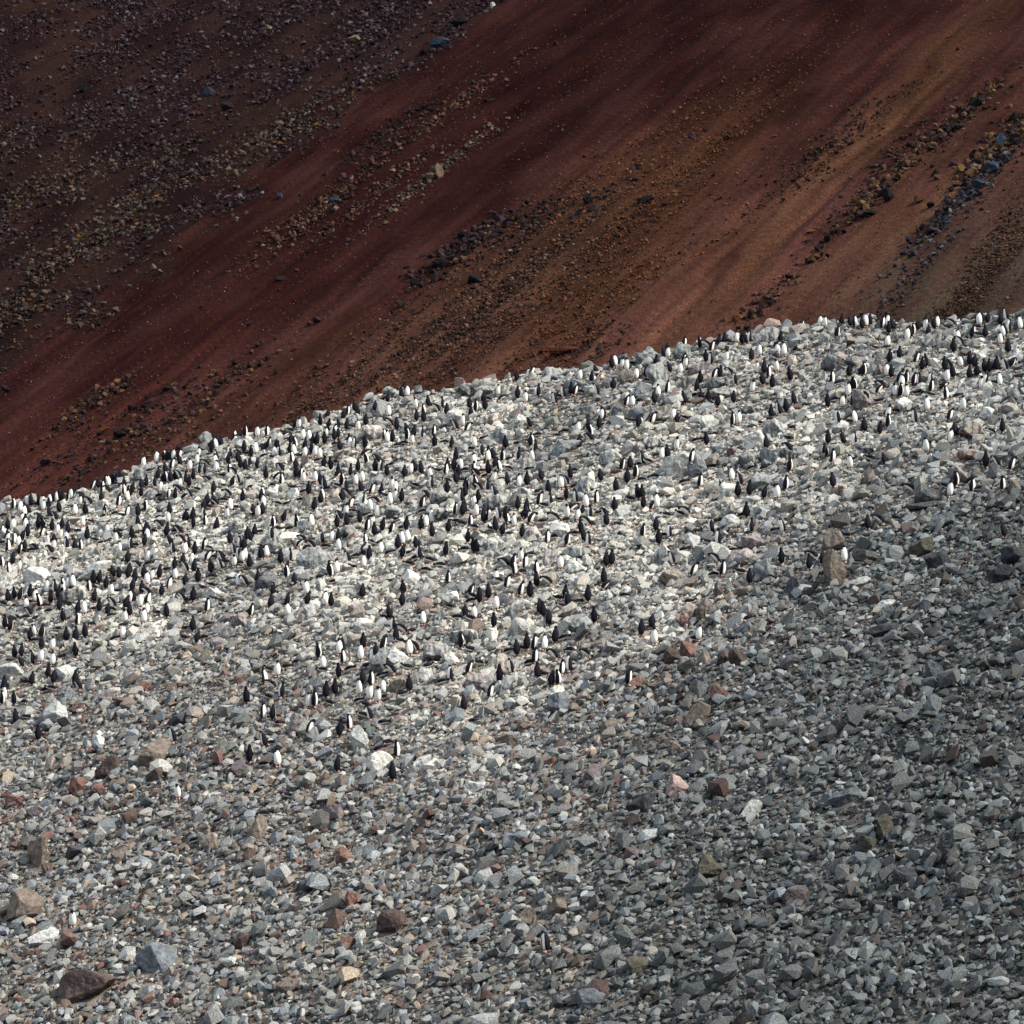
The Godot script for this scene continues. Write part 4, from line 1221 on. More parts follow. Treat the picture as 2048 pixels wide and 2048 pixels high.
const HILL_ROCKS: Array[String] = [
	"-35.34 259.68 0.74 0.47 k 0.18|black outcrop with ochre lichen low on the left red slope",
	"-37.24 262.81 0.5 0.37 h 0.14|ochre outcrop above the black one low on the left red slope",
	"-32.17 266.53 0.56 0.37 k 0.14|dark rock beside ochre tufts on the lower left red slope",
	"-33.67 264.69 0.46 0.37 k 0.14|small dark rock between two ochre outcrops on the left",
	"-42.3 269.42 0.41 0.32 k 0.12|small dark rock far left above the penguin crest",
	"-42.19 261.02 0.65 0.36 v 0.14|purple-black rock far left just above the crest",
	"-6.52 268.61 0.72 0.65 k 0.25|black rock at the left end of the dark outcrop band",
	"-4.5 273.8 0.63 0.61 k 0.23|black knob above the dark outcrop band",
	"-3.37 260.77 0.75 0.52 k 0.2|dark rock in the middle of the outcrop band",
	"-1.15 274.28 0.79 0.44 v 0.17|purple-grey rock above the orange rubble",
	"7.25 268.77 0.57 0.6 k 0.23|dark cube-like rock in the orange rubble",
	"12.23 262.61 0.71 0.58 k 0.22|dark double rock right in the orange rubble",
	"17.25 274.61 0.37 0.39 v 0.15|dark purple rock at the top of the orange rubble",
	"18.71 274.75 0.32 0.28 k 0.11|small black rock topmost in the orange rubble",
	"4.26 235.48 1.35 0.42 r 0.16|long reddish outcrop touching the grey crest",
	"2.73 237.49 0.68 0.33 r 0.13|reddish rock left of the long reddish outcrop",
	"18.99 226.43 0.56 0.41 k 0.16|black rock with yellow lichen just above the right crest",
	"17.83 226.71 0.52 0.41 h 0.16|yellow lichened rock left of a black one above the crest",
	"33.2 244.01 0.47 0.44 k 0.17|black rock at the top of the right outcrop string",
	"31.39 238.64 0.51 0.72 k 0.28|tall black rock in the middle of the right outcrop string",
	"29.7 237.01 0.59 0.38 k 0.15|black rock at the foot of the right outcrop string",
	"24.93 238.34 0.5 0.29 h 0.11|small orange rock on the right streaked slope",
	"41.13 251.38 1.07 0.51 k 0.19|long black outcrop high on the right slope",
	"38.73 247.58 0.62 0.4 k 0.15|black rock below the long high outcrop",
	"41.09 239.9 0.56 0.58 c 0.22|blue-black rock at the top of the blue rock spill",
	"39.62 235.19 0.77 0.62 c 0.24|big blue-black rock in the blue rock spill",
	"37.98 232.85 0.63 0.42 c 0.16|blue-grey rock midway down the blue rock spill",
	"33.61 227.66 0.53 0.32 v 0.12|purple rock below the blue rock spill",
	"34.87 228 0.26 0.28 c 0.11|small bright blue rock below the blue rock spill",
	"-59.56 396.63 0.92 0.8 k 0.31|black boulder in the dark rubble field at upper left",
	"-65.68 395.94 0.69 0.64 k 0.24|black boulder left in the dark rubble field",
	"-42.07 366.18 0.64 0.67 v 0.25|purple boulder right in the dark rubble field",
	"-35.99 360.02 0.83 0.73 k 0.28|black boulder at the right end of the rubble field",
	"-39.4 371.09 0.65 0.83 c 0.32|slate boulder above the right end of the rubble field",
	"-33.88 393.97 0.57 0.6 t 0.23|pale round boulder near the top edge",
	"-20.32 367.32 0.85 0.82 t 0.31|tan boulder below the top edge beside dark rubble",
	"-6.61 354.03 1.17 0.86 k 0.33|black outcrop under the tongue of red scree at top",
	"-9.11 347.28 1.48 0.77 c 0.3|dark slate outcrop beside the red scree tongue",
	"-7.48 296.52 0.51 0.9 t 0.34|pale tan boulder on the rubble strip in the red slope",
	"-8.78 296.32 0.51 0.42 k 0.16|dark boulder left of the pale tan one on the strip",
	"-18.86 302.6 0.58 0.55 c 0.21|slate boulder with a pale face on the left red slope",
	"-25.41 312.67 0.42 0.57 c 0.22|teal-grey boulder left on the red slope",
	"-23.03 284.29 0.55 0.46 k 0.17|dark boulder cluster head over the left red slope",
	"-18.19 268.21 0.41 0.32 v 0.12|small purple boulder on the plain red slope",
	"-2.45 356.14 0.41 0.51 w 0.19|small white stone at the top edge",
	"-25.11 274.88 0.37 0.3 k 0.12|small dark boulder alone on the lower red slope",
]
const PENGUINS: Array[String] = [
	"l 1.14 97.62 0.05|lone side-on penguin at the bottom middle of the scree",
	"f -16.54 110.41 0.05|lone white-fronted penguin low on the lower left scree",
	"b -4.72 115.21 0.05|penguin with its black back turned, right of the whitewashed boulder",
	"r -4.65 117.04 0.05|penguin standing side-on facing right, right of the whitewashed boulder",
	"b -7.05 117.61 0.05|penguin with its black back turned, below the pale blue leaning slab",
	"r 4.71 117.6 0.05|penguin standing side-on facing right, left of the small red block",
	"f -13.6 118.86 0.05|penguin showing its white front, below the split tan boulder",
	"f -9.61 119.72 0.05|penguin showing its white front, below the tall mauve slab",
	"b -1.96 119.5 0.05|penguin with its black back turned, below the pinkish-grey boulder",
	"r 1.91 119.65 0.05|penguin standing side-on facing right, nearest above the tall guano-streaked boulder",
	"f 7.68 119.51 0.05|penguin showing its white front, above the whitened red boulder",
	"b 1.59 119.72 0.05|penguin with its black back turned, nearest above the tall guano-streaked boulder",
	"r -0.93 120.01 0.05|penguin standing side-on facing right, right of the pinkish-grey boulder",
	"b -10.89 120.72 0.05|penguin with its black back turned, second nearest left of the tall mauve slab",
	"f 5.91 120.43 0.05|penguin showing its white front, left of the whitened red boulder",
	"r 2.05 120.62 0.05|penguin standing side-on facing right, second nearest above the tall guano-streaked boulder",
	"l 2.38 120.67 0.05|penguin standing side-on facing left, above the tall guano-streaked boulder",
	"b -7.21 121.16 0.05|penguin with its black back turned, left of the pale blue leaning slab",
	"b 1.05 121.01 0.05|penguin with its black back turned, second nearest above the tall guano-streaked boulder",
	"b 20.52 120.41 0.05|penguin with its black back turned, right of the wide blue-grey slab",
	"r -6.79 121.35 0.05|penguin standing side-on facing right, above the pale blue leaning slab",
	"p 3.28 121.2 0.05|penguin bent over towards the left, left of the small red block",
	"l -5.88 121.53 0.05|penguin standing side-on facing left, above the pale blue leaning slab",
	"r -8.53 121.63 0.34|penguin standing side-on facing right, right of the tall mauve slab",
	"b -0.53 121.54 0.05|penguin with its black back turned, right of the pinkish-grey boulder",
	"l -10.35 121.86 0.05|penguin standing side-on facing left, left of the tall mauve slab",
	"f 13.92 121.15 0.71|penguin showing its white front, below the upper brown boulder",
	"b 5.41 121.72 0.05|penguin with its black back turned, second nearest left of the red-brown boulder",
	"l -0.01 122.31 0.05|penguin standing side-on facing left, right of the pinkish-grey boulder",
	"b 5.88 122.12 0.05|penguin with its black back turned, nearest left of the red-brown boulder",
	"p 1.89 122.3 0.05|penguin bent over towards the left, right of the speckled boulder",
	"r 0.95 122.77 0.05|penguin standing side-on facing right, second nearest below the speckled boulder",
	"f -5.69 123.12 0.05|penguin showing its white front, fourth nearest below the blue-grey slab on edge",
	"l -2.62 123.2 0.05|penguin standing side-on facing left, left of the pinkish-grey boulder",
	"b -4.36 123.36 0.05|penguin with its black back turned, right of the blue-grey slab on edge",
	"f -6.06 123.53 0.05|penguin showing its white front, third nearest below the blue-grey slab on edge",
	"r -1.9 123.52 0.05|penguin standing side-on facing right, above the pinkish-grey boulder",
	"f -5.48 123.81 0.05|penguin showing its white front, nearest below the blue-grey slab on edge",
	"f 1.36 123.8 0.05|penguin showing its white front, right of the speckled boulder",
	"b 12.68 123.46 0.05|penguin with its black back turned, left of the big grey-brown boulder",
	"b 13.26 123.52 0.05|penguin with its black back turned, above the big grey-brown boulder",
	"f -6.5 124.25 0.05|penguin showing its white front, second nearest below the blue-grey slab on edge",
	"r -8.45 124.32 0.05|penguin standing side-on facing right, nearest above the tall mauve slab",
	"r 0.92 124.07 0.05|penguin standing side-on facing right, nearest below the speckled boulder",
	"b 1.83 124.11 0.05|penguin with its black back turned, third nearest right of the speckled boulder",
	"b -10.23 124.48 0.05|penguin with its black back turned, nearest left of the tall mauve slab",
	"f -8.7 124.5 0.05|penguin showing its white front, nearest above the tall mauve slab",
	"b 0.21 124.35 0.05|penguin with its black back turned, second nearest below the speckled boulder",
	"b 10.18 124.06 0.05|penguin with its black back turned, below the lower mauve boulder",
	"r -10.67 124.78 0.05|penguin standing side-on facing right, left of the tall mauve slab",
	"l -14.5 124.92 0.05|penguin standing side-on facing left, below the slanting dark slab",
	"b 0.64 124.51 0.05|penguin with its black back turned, nearest below the speckled boulder",
	"b -8 124.83 0.05|penguin with its black back turned, above the tall mauve slab",
	"r -6.06 124.8 0.05|penguin standing side-on facing right, below the blue-grey slab on edge",
	"b -7.6 124.92 0.05|penguin with its black back turned, third nearest left of the blue-grey slab on edge",
	"p 13.13 124.34 0.05|penguin bent over towards the left, left of the upper brown boulder",
	"b 3.54 124.88 0.05|penguin with its black back turned, fifth nearest right of the speckled boulder",
	"b -6.45 125.3 0.05|penguin with its black back turned, nearest left of the blue-grey slab on edge",
	"p -5.06 125.29 0.05|penguin bent over towards the left, right of the blue-grey slab on edge",
	"b 11.64 124.93 0.05|penguin with its black back turned, right of the upper mauve boulder",
	"b -5.9 126.1 0.63|penguin with its black back turned, nearest above the blue-grey slab on edge",
	"b 15.45 125.48 0.05|penguin with its black back turned, right of the upper brown boulder",
	"p 16.16 125.52 0.05|penguin bent over towards the left, left of the olive beam-shaped slab",
	"r 9.11 125.76 0.05|penguin standing side-on facing right, left of the lower mauve boulder",
	"f -6.06 126.2 0.41|penguin showing its white front, nearest left of the blue-grey slab on edge",
	"l -10.03 126.44 0.05|penguin standing side-on facing left, above the tall mauve slab",
	"n -12.48 114.53 0.05|penguin lying low on its belly, second nearest left of the brown standing stone",
	"r 21.36 125.67 0.05|penguin standing side-on facing right, third nearest below the red block",
	"b -7.55 126.58 0.05|penguin with its black back turned, second nearest left of the blue-grey slab on edge",
	"b 1.62 126.44 0.05|penguin with its black back turned, second nearest right of the speckled boulder",
	"r -2.22 126.6 0.05|penguin standing side-on facing right, below the big dark boulder",
	"f -4.46 126.68 0.05|penguin showing its white front, left of the low dark boulder",
	"p -4.13 126.87 0.05|penguin bent over towards the left, left of the low dark boulder",
	"w -0.8 126.83 0.5|penguin holding its flippers out, left of the layered slanting slab",
	"r 7.89 126.78 0.05|penguin standing side-on facing right, right of the brown-grey boulder",
	"n -9.74 115.13 0.05|penguin lying low on its belly, nearest above the brown standing stone",
	"w -11.63 127.46 0.05|penguin holding its flippers out, left of the tall mauve slab",
	"r 20.17 126.55 0.05|penguin standing side-on facing right, second nearest below the red block",
	"f 19.23 126.81 0.05|penguin showing its white front, above the wide blue-grey slab",
	"n -11.66 115.51 0.05|penguin lying low on its belly, nearest left of the brown standing stone",
	"f -6.64 127.61 0.05|penguin showing its white front, second nearest left of the blue-grey slab on edge",
	"p -10.4 127.82 0.05|penguin bent over towards the left, above the tall mauve slab",
	"b 1.4 127.55 0.05|penguin with its black back turned, nearest right of the speckled boulder",
	"p 9.11 127.32 0.05|penguin bent over towards the left, left of the lower mauve boulder",
	"b 3.34 127.52 0.05|penguin with its black back turned, sixth nearest right of the speckled boulder",
	"r -5.74 127.89 0.05|penguin standing side-on facing right, above the blue-grey slab on edge",
	"r -7.43 127.96 0.05|penguin standing side-on facing right, left of the blue-grey slab on edge",
	"b 2.46 127.79 0.05|penguin with its black back turned, fourth nearest right of the speckled boulder",
	"b 1.23 128 0.05|penguin with its black back turned, nearest right of the layered slanting slab",
	"f -8.34 128.27 0.05|penguin showing its white front, fourth nearest left of the blue-grey slab on edge",
	"l 10.6 127.96 0.73|penguin standing side-on facing left, above the upper mauve boulder",
	"q 4.01 128.18 0.05|penguin bent over towards the right, left of the brown-grey boulder",
	"q 20.11 127.7 0.05|penguin bent over towards the right, below the red block",
	"r 22.06 127.66 0.05|penguin standing side-on facing right, right of the red block",
	"n -8.9 116.36 0.05|penguin lying low on its belly, second nearest above the brown standing stone",
	"r 19.68 127.89 0.05|penguin standing side-on facing right, nearest below the red block",
	"b -5.16 128.61 0.05|penguin with its black back turned, third nearest above the blue-grey slab on edge",
	"b 2.36 128.56 0.05|penguin with its black back turned, second nearest right of the layered slanting slab",
	"r -10.95 128.95 0.05|penguin standing side-on facing right, second nearest above the tall mauve slab",
	"l 12.06 128.25 0.05|penguin standing side-on facing left, right of the upper mauve boulder",
	"b -6.61 128.82 0.05|penguin with its black back turned, second nearest above the blue-grey slab on edge",
	"p 17.93 128.34 0.05|penguin bent over towards the left, above the wide blue-grey slab",
	"b 4.1 128.87 0.05|penguin with its black back turned, second nearest left of the dark blue rounded boulder",
	"f -7.69 129.21 0.05|penguin showing its white front, third nearest left of the blue-grey slab on edge",
	"f -1.67 129.07 0.05|penguin showing its white front, above the big dark boulder",
	"f -10.47 129.49 0.05|penguin showing its white front, second nearest above the tall mauve slab",
	"p 21.71 128.53 0.05|penguin bent over towards the left, right of the red block",
	"p -4.7 129.39 0.05|penguin bent over towards the left, left of the purple block",
	"l 7.21 129.1 0.05|penguin standing side-on facing left, right of the dark blue rounded boulder",
	"b -2.09 129.49 0.05|penguin with its black back turned, above the big dark boulder",
	"l -7.56 129.64 0.05|penguin standing side-on facing left, left of the blue-grey slab on edge",
	"f -0.7 129.53 0.05|penguin showing its white front, left of the layered slanting slab",
	"r -8.65 129.81 0.05|penguin standing side-on facing right, below the dark-topped round stone",
	"b 21.18 128.96 0.05|penguin with its black back turned, right of the red block",
	"w 0.8 129.88 0.05|penguin holding its flippers out, above the layered slanting slab",
	"f -3.98 130.02 0.05|penguin showing its white front, left of the purple block",
	"b -21.24 130.56 0.05|penguin with its black back turned, below the pale pointed mound",
	"l -5.34 130.2 0.05|penguin standing side-on facing left, above the blue-grey slab on edge",
	"r 0.36 130.29 0.05|penguin standing side-on facing right, nearest above the layered slanting slab",
	"l 9.27 130.09 0.05|penguin standing side-on facing left, left of the lower mauve boulder",
	"p 1.78 130.3 0.05|penguin bent over towards the left, right of the layered slanting slab",
	"n -1.6 117.98 0.05|penguin lying low on its belly, below the pinkish-grey boulder",
	"b 1.11 130.6 0.05|penguin with its black back turned, above the layered slanting slab",
	"n -5.44 118.27 0.05|penguin lying low on its belly, above the whitewashed boulder",
	"b -1.46 130.76 0.05|penguin with its black back turned, second nearest left of the layered slanting slab",
	"b -1.06 131.01 0.05|penguin with its black back turned, nearest left of the layered slanting slab",
	"n -5.07 118.56 0.05|penguin lying low on its belly, right of the pale blue leaning slab",
	"b 4.26 130.97 0.05|penguin with its black back turned, fifth nearest right of the pale rounded block",
	"b 4.5 130.97 0.05|penguin with its black back turned, nearest left of the dark blue rounded boulder",
	"n 9.03 118.28 0.05|penguin lying low on its belly, nearest right of the tall brown pillar",
	"b 14.55 130.77 0.47|penguin with its black back turned, nearest above the mauve-red stone",
	"r -0.27 131.54 0.05|penguin standing side-on facing right, second nearest above the layered slanting slab",
	"f 2.2 131.6 0.05|penguin showing its white front, below the pale rounded block",
	"r 1.12 131.67 0.05|penguin standing side-on facing right, second nearest below the pinkish block",
	"n 9.66 118.8 0.45|penguin lying low on its belly, second nearest right of the tall brown pillar",
	"r -1.97 131.96 0.05|penguin standing side-on facing right, left of the layered slanting slab",
	"b -5.54 132.08 0.05|penguin with its black back turned, second nearest left of the purple block",
	"l 9.13 131.78 0.05|penguin standing side-on facing left, left of the upper mauve boulder",
	"b 6.71 132.01 0.05|penguin with its black back turned, nearest above the dark blue rounded boulder",
	"b 10.71 131.9 0.05|penguin with its black back turned, nearest above the upper mauve boulder",
	"f -0.77 132.49 0.05|penguin showing its white front, below the streaked blue block",
	"n -10.25 120.06 0.05|penguin lying low on its belly, below the tall mauve slab",
	"r 0.13 132.51 0.05|penguin standing side-on facing right, second nearest below the streaked blue block",
	"n 7.51 119.64 0.05|penguin lying low on its belly, above the whitened red boulder",
	"b 22.5 132.1 0.05|penguin with its black back turned, right of the dark brown boulder",
	"l 7.24 132.62 0.05|penguin standing side-on facing left, above the dark blue rounded boulder",
	"r 0.58 132.77 0.05|penguin standing side-on facing right, nearest below the pinkish block",
	"b -5.06 133.29 0.05|penguin with its black back turned, nearest left of the purple block",
	"b -22.83 133.98 0.05|penguin with its black back turned, left of the pale pointed mound",
	"f 20.16 132.63 0.05|penguin showing its white front, left of the dark brown boulder",
	"n -5.4 120.66 0.05|penguin lying low on its belly, third nearest above the pale blue leaning slab",
	"f 19.12 132.76 0.05|penguin showing its white front, left of the red block",
	"r 6.01 133.24 0.05|penguin standing side-on facing right, above the dark blue rounded boulder",
	"f 12.24 133.09 0.05|penguin showing its white front, left of the mauve-red stone",
	"r 0.01 133.43 0.05|penguin standing side-on facing right, nearest below the streaked blue block",
	"b 17.23 133.11 0.05|penguin with its black back turned, right of the mauve-red stone",
	"p -0.15 133.73 0.05|penguin bent over towards the left, below the streaked blue block",
	"l 3.56 133.63 0.05|penguin standing side-on facing left, nearest right of the pale rounded block",
	"q 20.65 133.15 0.05|penguin bent over towards the right, left of the dark brown boulder",
	"b 6.66 133.76 0.05|penguin with its black back turned, second nearest above the dark blue rounded boulder",
	"n 1.35 121.04 0.05|penguin lying low on its belly, above the tall guano-streaked boulder",
	"b 11.65 133.67 0.05|penguin with its black back turned, second nearest above the upper mauve boulder",
	"f 0.4 133.98 0.05|penguin showing its white front, below the pinkish block",
	"b 20.51 133.47 0.05|penguin with its black back turned, left of the dark brown boulder",
	"r 12.68 133.87 0.05|penguin standing side-on facing right, nearest left of the mauve-red stone",
	"b 3.36 134.24 0.05|penguin with its black back turned, second nearest right of the pale rounded block",
	"r 2.52 134.39 0.05|penguin standing side-on facing right, below the pale rounded block",
	"p -20.05 135.13 0.05|penguin bent over towards the left, above the pale pointed mound",
	"r -3.02 134.67 0.05|penguin standing side-on facing right, left of the streaked blue block",
	"n -10.08 121.96 0.05|penguin lying low on its belly, second nearest left of the tall mauve slab",
	"p 8.26 134.43 0.05|penguin bent over towards the left, below the dark blue pointed boulder",
	"n -7.05 121.96 0.05|penguin lying low on its belly, nearest above the pale blue leaning slab",
	"b -5.05 134.89 0.05|penguin with its black back turned, above the purple block",
	"f 15.76 134.28 0.05|penguin showing its white front, above the mauve-red stone",
	"n -6.2 121.96 0.05|penguin lying low on its belly, second nearest above the pale blue leaning slab",
	"b 11.06 134.6 0.05|penguin with its black back turned, second nearest right of the dark blue pointed boulder",
	"b 10.54 134.83 0.05|penguin with its black back turned, nearest right of the dark blue pointed boulder",
	"b -20.44 135.93 0.05|penguin with its black back turned, above the pale pointed mound",
	"b 3.26 135.34 0.05|penguin with its black back turned, nearest right of the pale rounded block",
	"r 1.64 135.44 0.05|penguin standing side-on facing right, right of the pinkish block",
	"b -23.31 136.25 0.05|penguin with its black back turned, second nearest below the pale edge block",
	"n 2.48 122.44 0.05|penguin lying low on its belly, second nearest right of the speckled boulder",
	"b -7.03 135.79 0.05|penguin with its black back turned, second nearest right of the dark-topped round stone",
	"b -8.49 135.84 0.05|penguin with its black back turned, nearest right of the dark-topped round stone",
	"f -10.52 136.08 0.05|penguin showing its white front, left of the dark-topped round stone",
	"n -6.14 122.88 0.05|penguin lying low on its belly, fourth nearest above the pale blue leaning slab",
	"b 4.45 135.65 0.05|penguin with its black back turned, fourth nearest right of the pale rounded block",
	"r -23.96 136.62 0.05|penguin standing side-on facing right, below the pale edge block",
	"f -8.82 136.14 0.05|penguin showing its white front, right of the dark-topped round stone",
	"n 14.59 122.44 0.05|penguin lying low on its belly, right of the big grey-brown boulder",
	"n 0.69 122.9 0.05|penguin lying low on its belly, third nearest below the speckled boulder",
	"n -2.99 123.09 0.05|penguin lying low on its belly, second nearest below the low dark boulder",
	"n -4.68 123.18 0.05|penguin lying low on its belly, third nearest below the blue-grey slab on edge",
	"p 3.67 136.07 0.05|penguin bent over towards the left, right of the pale rounded block",
	"n -5.37 123.25 0.05|penguin lying low on its belly, second nearest below the blue-grey slab on edge",
	"f -23.9 137 0.05|penguin showing its white front, below the pale edge block",
	"r 13.08 135.96 0.05|penguin standing side-on facing right, second nearest left of the mauve-red stone",
	"l 10.79 136.06 0.05|penguin standing side-on facing left, right of the dark blue pointed boulder",
	"b -21.65 137.06 0.05|penguin with its black back turned, third nearest right of the pale edge block",
	"n -6.55 123.5 0.05|penguin lying low on its belly, fourth nearest below the blue-grey slab on edge",
	"f 6.84 136.27 0.05|penguin showing its white front, below the large pale boulder",
	"q 6.55 136.28 0.05|penguin bent over towards the right, below the large pale boulder",
	"r 20.62 135.89 0.05|penguin standing side-on facing right, left of the dark brown boulder",
	"r 15.12 136.11 0.05|penguin standing side-on facing right, above the mauve-red stone",
	"b -9.71 136.96 0.05|penguin with its black back turned, above the dark-topped round stone",
	"n -9.93 123.86 0.05|penguin lying low on its belly, nearest left of the tall mauve slab",
	"n 7.52 123.39 0.05|penguin lying low on its belly, above the tall brown pillar",
	"b -14.92 137.33 0.05|penguin with its black back turned, second nearest right of the olive upright stone",
	"b -22.78 137.67 0.05|penguin with its black back turned, nearest right of the pale edge block",
	"b 6.21 136.83 0.05|penguin with its black back turned, below the large pale boulder",
	"n -7.74 124.03 0.05|penguin lying low on its belly, right of the tall mauve slab",
	"p 4.47 136.98 0.05|penguin bent over towards the left, below the whitewashed pillar",
	"f 10.43 136.8 0.05|penguin showing its white front, right of the dark blue pointed boulder",
	"b -1.65 137.21 0.05|penguin with its black back turned, nearest left of the streaked blue block",
	"f 21.41 136.51 0.05|penguin showing its white front, left of the white upright stone",
	"b -22.04 137.89 0.05|penguin with its black back turned, second nearest right of the pale edge block",
	"f 23.16 136.55 0.63|penguin showing its white front, second nearest above the white upright stone",
	"b -24.11 138.01 0.05|penguin with its black back turned, nearest below the pale edge block",
	"b -1.8 137.34 0.05|penguin with its black back turned, second nearest left of the streaked blue block",
	"n -3.64 124.19 0.46|penguin lying low on its belly, nearest below the low dark boulder",
	"n 2.18 124.05 0.05|penguin lying low on its belly, nearest right of the speckled boulder",
	"r 8.91 137.16 0.05|penguin standing side-on facing right, below the dark blue pointed boulder",
	"l 3.71 137.35 0.05|penguin standing side-on facing left, second nearest right of the pale rounded block",
	"b 0.46 137.45 0.05|penguin with its black back turned, left of the pinkish block",
	"b 14.91 137.07 0.05|penguin with its black back turned, second nearest above the mauve-red stone",
	"n -1.36 124.3 0.05|penguin lying low on its belly, above the pinkish-grey boulder",
	"b -10.7 137.81 0.05|penguin with its black back turned, left of the dark-topped round stone",
	"f 3.12 137.4 0.05|penguin showing its white front, second nearest above the pale rounded block",
	"b 3.34 137.43 0.05|penguin with its black back turned, third nearest right of the pale rounded block",
	"l 16.33 137.14 0.05|penguin standing side-on facing left, below the mauve-grey block",
	"b 4.91 137.54 0.05|penguin with its black back turned, below the whitewashed pillar",
	"b -11.49 138.07 0.05|penguin with its black back turned, second nearest below the dark cracked block",
	"r -12.47 138.11 0.05|penguin standing side-on facing right, below the dark cracked block",
	"l 22.54 137.1 0.58|penguin standing side-on facing left, above the white upright stone",
	"n 0.48 124.65 0.05|penguin lying low on its belly, nearest below the speckled boulder",
	"b -3.17 138.13 0.05|penguin with its black back turned, fourth nearest left of the streaked blue block",
	"l 19.28 137.53 0.05|penguin standing side-on facing left, below the egg-shaped stone",
	"p 13.35 137.77 0.38|penguin bent over towards the left, above the mauve-red stone",
	"f -9.82 138.46 0.05|penguin showing its white front, above the dark-topped round stone",
	"p 2.24 138.09 0.05|penguin bent over towards the left, above the pale rounded block",
	"b 6.24 137.99 0.05|penguin with its black back turned, nearest left of the large pale boulder",
	"n -0.19 124.9 0.05|penguin lying low on its belly, second nearest below the speckled boulder",
	"f 2.61 138.17 0.05|penguin showing its white front, nearest above the pale rounded block",
	"w 17.57 137.76 0.05|penguin holding its flippers out, below the mauve-grey block",
	"b 6.05 138.19 0.05|penguin with its black back turned, second nearest left of the large pale boulder",
	"b 15.91 137.95 0.05|penguin with its black back turned, second nearest below the mauve-grey block",
	"f -22.02 139.11 0.05|penguin showing its white front, second nearest right of the pale edge block",
	"b -0.46 138.53 0.05|penguin with its black back turned, nearest above the streaked blue block",
	"n -5.69 125.41 0.05|penguin lying low on its belly, nearest below the blue-grey slab on edge",
	"p -23.51 139.37 0.28|penguin bent over towards the left, above the pale edge block",
	"n -4.48 125.43 0.05|penguin lying low on its belly, right of the blue-grey slab on edge",
	"r 18.06 138.2 0.05|penguin standing side-on facing right, below the egg-shaped stone",
	"l -4.46 138.88 0.05|penguin standing side-on facing left, left of the streaked blue block",
	"q 0.84 138.79 0.05|penguin bent over towards the right, nearest above the pinkish block",
	"b -20.94 139.47 0.05|penguin with its black back turned, left of the olive upright stone",
	"b -15.35 139.37 0.05|penguin with its black back turned, nearest right of the olive upright stone",
	"b -2.12 138.94 0.05|penguin with its black back turned, third nearest left of the streaked blue block",
	"b 15.2 138.54 0.05|penguin with its black back turned, third nearest below the mauve-grey block",
	"n 9.95 125.3 0.05|penguin lying low on its belly, below the lower mauve boulder",
	"f 19.97 138.43 0.05|penguin showing its white front, right of the egg-shaped stone",
	"f 0.11 139.02 0.05|penguin showing its white front, left of the pinkish block",
	"r 8.62 138.87 0.71|penguin standing side-on facing right, above the dark blue pointed boulder",
	"f -22.72 139.86 0.05|penguin showing its white front, nearest right of the pale edge block",
	"l -23.12 139.9 0.05|penguin standing side-on facing left, right of the pale edge block",
	"b 16.98 138.75 0.05|penguin with its black back turned, nearest below the mauve-grey block",
	"n 14.58 125.37 0.05|penguin lying low on its belly, right of the upper brown boulder",
	"b -0.78 139.29 0.05|penguin with its black back turned, second nearest above the streaked blue block",
	"q 2.71 139.22 0.05|penguin bent over towards the right, above the pale rounded block",
	"r -0.21 139.4 0.05|penguin standing side-on facing right, below the wide dark boulder",
	"f 3.59 139.35 0.05|penguin showing its white front, below the whitewashed pillar",
	"n -1.76 126.12 0.05|penguin lying low on its belly, below the big dark boulder",
	"f -18.78 140.12 0.05|penguin showing its white front, right of the olive upright stone",
	"r 4.07 139.46 0.05|penguin standing side-on facing right, below the whitewashed pillar",
	"r -8.75 139.86 0.05|penguin standing side-on facing right, right of the big blue-grey boulder",
	"b -5.31 139.77 0.05|penguin with its black back turned, second nearest right of the big blue-grey boulder",
	"b 0.64 139.6 0.05|penguin with its black back turned, above the pinkish block",
	"q 0.44 139.62 0.05|penguin bent over towards the right, second nearest above the pinkish block",
	"r 20.98 139.02 0.05|penguin standing side-on facing right, left of the white upright stone",
	"n 8.83 126.01 0.05|penguin lying low on its belly, left of the lower mauve boulder",
	"n 16.68 125.76 0.05|penguin lying low on its belly, above the olive beam-shaped slab",
	"f -8.47 140.19 0.05|penguin showing its white front, nearest right of the big blue-grey boulder",
	"f -7.19 140.22 0.05|penguin showing its white front, second nearest right of the big blue-grey boulder",
	"l 15.84 139.55 0.47|penguin standing side-on facing left, left of the mauve-grey block",
	"n -6.38 126.69 0.05|penguin lying low on its belly, nearest left of the blue-grey slab on edge",
	"b -11.61 140.4 0.05|penguin with its black back turned, nearest below the dark cracked block",
	"n -10.59 126.86 0.05|penguin lying low on its belly, above the tall mauve slab",
	"b -0.31 140.07 0.05|penguin with its black back turned, below the wide dark boulder",
	"f 22.73 139.41 0.05|penguin showing its white front, nearest above the white upright stone",
	"f 18.19 139.57 0.05|penguin showing its white front, left of the egg-shaped stone",
	"n 4.88 126.48 0.05|penguin lying low on its belly, left of the brown-grey boulder",
	"b 12.33 139.81 0.05|penguin with its black back turned, third nearest right of the dark blue pointed boulder",
	"b -4.66 140.33 0.05|penguin with its black back turned, fifth nearest left of the streaked blue block",
	"n -7.12 126.9 0.05|penguin lying low on its belly, second nearest left of the blue-grey slab on edge",
	"b -10.57 140.59 0.05|penguin with its black back turned, right of the dark cracked block",
	"b -8.87 140.59 0.05|penguin with its black back turned, nearest right of the big blue-grey boulder",
	"f -22.36 141 0.05|penguin showing its white front, third nearest right of the pale edge block",
	"l -0.61 140.43 0.05|penguin standing side-on facing left, below the wide dark boulder",
